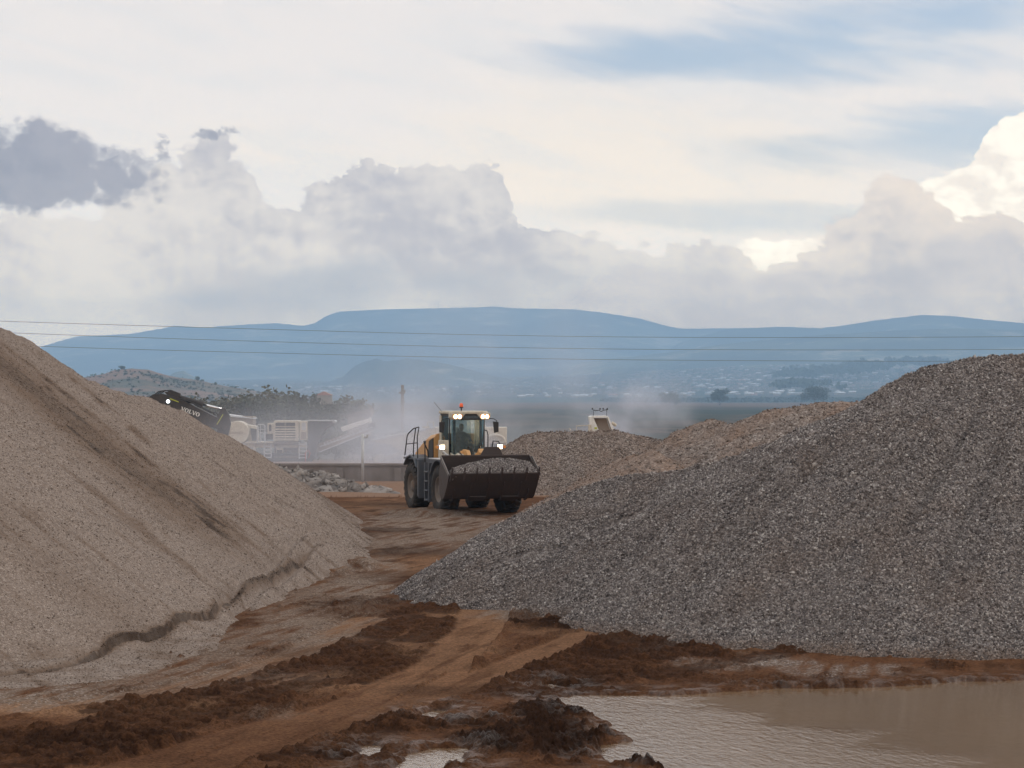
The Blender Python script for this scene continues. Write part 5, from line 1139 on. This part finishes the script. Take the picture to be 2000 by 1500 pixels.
# cab interior
LP('seat', MB().box((CX - .55, -.27, 2.05), (CX + .0, .27, 2.2)).box((CX - .62, -.22, 2.2), (CX - .48, .22, 2.72)).box((CX - .5, -.32, 1.9), (CX - .05, .32, 2.05)), 'black', .03)
for lo_, hi_ in (((CX - .4, .34, 1.95), (CX + .25, .52, 2.42)), ((CX - .4, -.52, 1.95), (CX + .1, -.36, 2.35)), ((CX + .52, -.14, 1.8), (CX + .66, .14, 2.4))): LP('console', MB().box(lo_, hi_), 'black', .02)
sw = MB(); sc0 = Vector((CX + .42, 0, 2.58)); tl = Matrix.Rotation(R(35), 3, 'Y')
ring = [tuple(sc0 + tl @ Vector((.2 * math.cos(a), .2 * math.sin(a), 0))) for a in [i * math.pi / 12 for i in range(25)]]
sw.tube(ring, .018).tube([tuple(sc0), (CX + .58, 0, 2.35)], .03).tube([ring[0], tuple(sc0), ring[12]], .012).tube([ring[6], tuple(sc0), ring[18]], .012); LP('steering_wheel', sw, 'black', 0)
# front frame, arms, bucket linkage
LP('front_frame', MB().box((.35, -.5, .7), (2.3, .5, 1.35)).prism([(.7, 1.35), (2.0, 1.35), (1.75, 2.05), (1.45, 2.18), (1.1, 2.1)], 'y', -.62, -.4).prism([(.7, 1.35), (2.0, 1.35), (1.75, 2.05), (1.45, 2.18), (1.1, 2.1)], 'y', .4, .62), 'cream', .03)
for sy in (-1, 1):
    LP('lift_arm', MB().prism([(1.25, 2.05), (1.45, 2.30), (1.9, 2.28), (2.35, 1.85), (2.75, 1.2), (3.0, .95), (2.85, .68), (2.55, .8), (2.2, 1.3), (1.8, 1.8)], 'y', sy * .36 - .07, sy * .36 + .07).cyl((1.42, sy * .36 - .14, 2.14), (1.42, sy * .36 + .14, 2.14), .11, n=16), 'yellow', .02)
    LP('lift_cylinder', MB().cyl((1.2, sy * .28, 1.1), (1.9, sy * .28, 1.35), .09, n=14).cyl((1.9, sy * .28, 1.35), (2.4, sy * .28, 1.5), .05, n=12), 'yellow', 0)
LP('cross_tube', MB().cyl((2.05, -.36, 1.75), (2.05, .36, 1.75), .14, n=18), 'yellow', 0)
LP('tilt_lever', MB().prism([(2.0, 2.05), (2.3, 2.35), (2.45, 2.2), (2.4, 1.6), (2.75, 1.0), (2.6, .9), (2.2, 1.5)], 'y', -.1, .1), 'yellow', .02)
LP('tilt_cylinder', MB().cyl((1.2, 0, 1.75), (1.9, 0, 2.1), .10, n=14).cyl((1.9, 0, 2.1), (2.25, 0, 2.25), .055, n=12), 'yellow', 0)
LP('hose', MB().tube([(1.35, -.22, 2.1), (1.65, -.26, 2.42), (2.05, -.24, 2.36), (2.2, -.2, 2.0)], .022).tube([(1.35, .12, 2.1), (1.6, .2, 2.45), (2.0, .22, 2.4), (2.2, .2, 2.1)], .022).tube([(1.3, -.5, 2.0), (1.45, -.56, 2.2), (1.7, -.52, 2.1), (1.8, -.5, 1.8)], .02), 'rail', 0)
for sy in (-1, 1):
    hl = LP('headlamp', MB().prism([(sy * 1.24, 2.46), (sy * 1.24, 2.30), (sy * 1.02, 2.28), (sy * 1.02, 2.48)], 'x', .98, 1.14).tube([(1.05, sy * 1.1, 2.3), (1.1, sy * .95, 2.12), (1.15, sy * .6, 1.9)], .045), 'galv', .02)
    LP('lens', MB().box((1.141, sy * 1.10 - .09, 2.305), (1.16, sy * 1.10 + .09, 2.455)), 'lampon', .01, hl)
    LP('indicator', MB().box((1.02, sy * 1.285 - .04, 2.33), (1.15, sy * 1.285 + .04, 2.43)), 'amber', .01, hl)
# bucket
BW = 1.64
outer = [(3.98, 1.52), (3.62, 1.02), (3.30, .66), (3.10, .575), (2.90, .63), (2.74, .82), (2.66, 1.10), (2.68, 1.45), (2.78, 1.80), (2.86, 2.10)]
def off(P, d):
    o = []
    for i, p in enumerate(P):
        a = P[max(i - 1, 0)]; b = P[min(i + 1, len(P) - 1)]; tx, tz = b[0] - a[0], b[1] - a[1]; L = math.hypot(tx, tz); o.append((p[0] + tz / L * d, p[1] - tx / L * d))
    return o
inner = off(outer, .035)
mb = MB(); n = len(outer)
vs = [(x, -BW, z) for x, z in outer] + [(x, BW, z) for x, z in outer] + [(x, -BW, z) for x, z in inner] + [(x, BW, z) for x, z in inner]
fs = [(i, i + 1, n + i + 1, n + i) for i in range(n - 1)] + [(2 * n + i + 1, 2 * n + i, 3 * n + i, 3 * n + i + 1) for i in range(n - 1)] + [(0, n, 3 * n, 2 * n), (n - 1, 2 * n - 1, 4 * n - 1, 3 * n - 1)]
fs += [(i, i + 1, 2 * n + i + 1, 2 * n + i) for i in range(n - 1)] + [(n + i, n + i + 1, 3 * n + i + 1, 3 * n + i) for i in range(n - 1)]
mb.add(vs, fs); bucket = LP('bucket', mb, 'steel', 0)
for sy in (-1, 1):
    sp2 = [(3.90, 1.44)] + outer[1:] + [(3.02, 2.02), (3.5, 1.72)]
    LP('side_plate', MB().prism(sp2, 'y', sy * (BW + .003), sy * (BW + .045)), 'steel', .006, bucket)
    LP('side_cutter', MB().prism([(3.95, 1.50), (3.88, 1.42), (3.0, 1.93), (2.93, 2.08), (3.02, 2.10)], 'y', sy * (BW + .046), sy * (BW + .075)), 'edge', .006, bucket)
    LP('rib', MB().prism([(3.55, .93), (3.30, .62), (3.08, .535), (2.9, .6), (3.1, .50), (3.34, .56), (3.60, .92)], 'y', sy * (BW - .28), sy * (BW - .24)), 'steel', .004, bucket)
td = Vector((3.98 - 3.62, 0, 1.52 - 1.02)).normalized()
LP('cutting_edge', MB().prism([(3.995, 1.505), (3.79, 1.225), (3.815, 1.205), (4.03, 1.50), (4.02, 1.53)], 'y', -BW, BW), 'steel', .004, bucket)
for i in range(8):
    y = -BW + .03 + i * (2 * BW - .06) / 7; e = Vector((3.985, y, 1.50))
    mb = MB(); a = e - td * .26 + Vector((.03, 0, -.02)); b = e + td * .10; c = e + td * .25 + Vector((-.03, 0, .03))
    mb.bar(a, b, .105, .075, (0, 1, 0)); mb.bar(b, c, .085, .05, (0, 1, 0)); LP('tooth', mb, 'steel', .01, bucket)
for y in (-.78, .42): LP('wear_plate', MB().prism([(3.40, .70), (3.42, .66), (3.14, .50), (3.02, .50), (3.02, .56), (3.12, .54)], 'y', y, y + .62), 'edge' if False else 'steel', .006, bucket)
for y in (-.80, -.16, .40, 1.04): LP('rib', MB().prism([(3.80, 1.20), (3.60, .93), (3.34, .62), (3.38, .60), (3.64, .91), (3.83, 1.18)], 'y', y - .02, y + .02), 'steel', .003, bucket)
LP('spill_guard', MB().prism([(-.22, 2.09), (.66, 2.09), (.52, 2.42), (-.02, 2.42)], 'x', 2.83, 2.87), 'steel', .008, bucket)
LP('top_edge', MB().box((2.83, -BW, 2.07), (2.91, BW, 2.135)), 'steel', .008, bucket)
# gravel lying in the bucket (a thing of its own)
Bx, By = np.meshgrid(np.linspace(2.70, 4.0, 40), np.linspace(-BW + .02, BW - .02, 110)); bx, by = Bx.ravel(), By.ravel()
def load_z(x, y):
    t = (x - 2.7) / 1.28; front = 1.50; ridge_ = 2.01 - .30 * np.abs((y - .45) / BW) ** 1.8
    return np.where(t < .45, lerp(1.62 - .1 * np.abs(y / BW) ** 2, ridge_, sst(0, .45, t)), lerp(ridge_, front, ((t - .45) / .55) ** 1.1)) - .22 * sst(BW - .35, BW, -y) - .05 * sst(BW - .25, BW, y) + .02 * fbm(x * 6, y * 6, 3, 55)
bz = load_z(bx, by); floor_ = np.interp(bx, [2.7, 2.9, 3.1, 3.3, 3.62, 3.97], [.95, .72, .62, .72, 1.07, 1.51]); bz = np.maximum(bz, floor_)
Mw = Matrix.Translation(LO) @ Matrix.Rotation(LYAW, 4, 'Z'); lc = Vector((3.3, 0, .9)); lw = Mw @ lc
gl_ = npmesh('gravel_load', np.stack([bx - lc.x, by, bz - lc.z], 1), gridfaces(110, 40), M['grey_gravel'], attrs={'ga': np.stack([bx * 0, bx * 0, bx * 0 + .1], 1)}); gl_.location = lw; gl_.rotation_euler = (0, 0, LYAW)
tag(gl_, 'heap of grey gravel lying in the loader bucket behind the teeth', 'gravel load')
n = 9000; sx = rng.uniform(2.8, 3.95, n); sy_ = rng.uniform(-BW + .04, BW - .04, n)
stones('loose_stones', np.stack([sx - lc.x, sy_, load_z(sx, sy_) - lc.z + .005], 1), .038, M['grey_gravel'], gl_, sx * 0 + .1)

# ------------------------------------------------------------------ the driver
sx0 = CX - .28
dr = empty('person', Mw @ Vector((sx0, .0, 2.25)), LYAW); tag(dr, 'driver in dark clothes sitting behind the windscreen of the loader', 'person')
nd = {'pel': ((0, 0, .12), (.17, .13)), 'abd': ((-.01, 0, .30), (.155, .12)), 'chest': ((.0, 0, .46), (.20, .14)), 'sho': ((.0, 0, .60), (.15, .10)), 'neck': ((.01, 0, .68), (.062, .062)),
      'shl': ((.0, -.22, .56), (.08, .08)), 'ell': ((.13, -.31, .35), (.055, .055)), 'wrl': ((.36, -.19, .40), (.036, .034)), 'shr': ((.0, .22, .56), (.08, .08)), 'elr': ((.13, .31, .35), (.055, .055)), 'wrr': ((.36, .19, .40), (.036, .034)),
      'hil': ((.05, -.11, .06), (.10, .09)), 'knl': ((.44, -.14, .06), (.075, .075)), 'anl': ((.52, -.14, -.3), (.05, .05)), 'hir': ((.05, .11, .06), (.10, .09)), 'knr': ((.44, .14, .06), (.075, .075)), 'anr': ((.52, .14, -.3), (.05, .05)),
      'tol': ((.66, -.14, -.34), (.045, .035)), 'tor': ((.66, .14, -.34), (.045, .035))}
def try_skin(name, nodes, edges, m, parent, sub=2):
    """body surface grown along a skeleton (bmesh skin layer)"""
    import bmesh
    bm = bmesh.new(); sl_ = bm.verts.layers.skin.verify(); names = list(nodes); vv = []
    for i, k in enumerate(names):
        v = bm.verts.new(nodes[k][0]); v[sl_].radius = nodes[k][1]; v[sl_].use_root = (i == 0); vv.append(v)
    for a, b in edges: bm.edges.new((vv[names.index(a)], vv[names.index(b)]))
    me = bpy.data.meshes.new(name); bm.to_mesh(me); bm.free(); me.materials.append(m)
    o = bpy.data.objects.new(name, me); col.objects.link(o); sk = o.modifiers.new('skin', 'SKIN'); sk.use_smooth_shade = True
    ss_ = o.modifiers.new('sub', 'SUBSURF'); ss_.levels = ss_.render_levels = sub
    if parent: o.parent = parent
    return o
body_ = try_skin('body', nd, [('pel', 'abd'), ('abd', 'chest'), ('chest', 'sho'), ('sho', 'neck'), ('sho', 'shl'), ('shl', 'ell'), ('ell', 'wrl'), ('sho', 'shr'), ('shr', 'elr'), ('elr', 'wrr'), ('pel', 'hil'), ('hil', 'knl'), ('knl', 'anl'), ('anl', 'tol'), ('pel', 'hir'), ('hir', 'knr'), ('knr', 'anr'), ('anr', 'tor')], M['cloth'], dr)
hn = {'n': ((.01, 0, .68), (.058, .058)), 'j': ((.03, 0, .74), (.065, .062)), 'h': ((.02, 0, .82), (.092, .078)), 'c': ((.01, 0, .89), (.080, .070)), 't': ((.005, 0, .93), (.045, .045))}
try_skin('head', hn, [('n', 'j'), ('j', 'h'), ('h', 'c'), ('c', 't')], M['skin'], dr)
MB().lathe([(.001, .03), (.012, .02), (.018, -.01), (.014, -.03), (.001, -.035)], (.112, 0, .80), 'z', 8).build('nose', M['skin'], dr, smooth=True)
for sy in (-1, 1): MB().lathe([(.001, -.02), (.02, -.01), (.022, .01), (.001, .02)], (.015, sy * .085, .81), 'y', 8).build('ear', M['skin'], dr, smooth=True)
MB().lathe([(.085, -.02), (.092, .02), (.085, .06), (.05, .095), (.001, .105)], (-.005, 0, .865), 'z', 18).build('hair', M['black'], dr, smooth=True)
for sy in (-1, 1):
    H = {'w': ((.36, sy * .19, .40), (.03, .026)), 'p': ((.40, sy * .185, .415), (.036, .022))}; E = [('w', 'p')]
    for k in range(4):
        o_ = (k - 1.5) * .020; a = 'a%d' % k; b = 'b%d' % k; c = 'c%d' % k; L = (.95, 1.05, 1.0, .8)[k]
        H[a] = ((.435, sy * .185 + o_, .425), (.010, .010)); H[b] = ((.435 + .028 * L, sy * .183 + o_, .405), (.009, .009)); H[c] = ((.425 + .02 * L, sy * .18 + o_, .378), (.008, .008)); E += [('p', a), (a, b), (b, c)]
    H['t1'] = ((.40, sy * .15, .41), (.011, .011)); H['t2'] = ((.43, sy * .14, .392), (.009, .009)); E += [('p', 't1'), ('t1', 't2')]
    try_skin('hand', H, E, M['skin'], dr, 1)
#@@P3B
#@@PART4
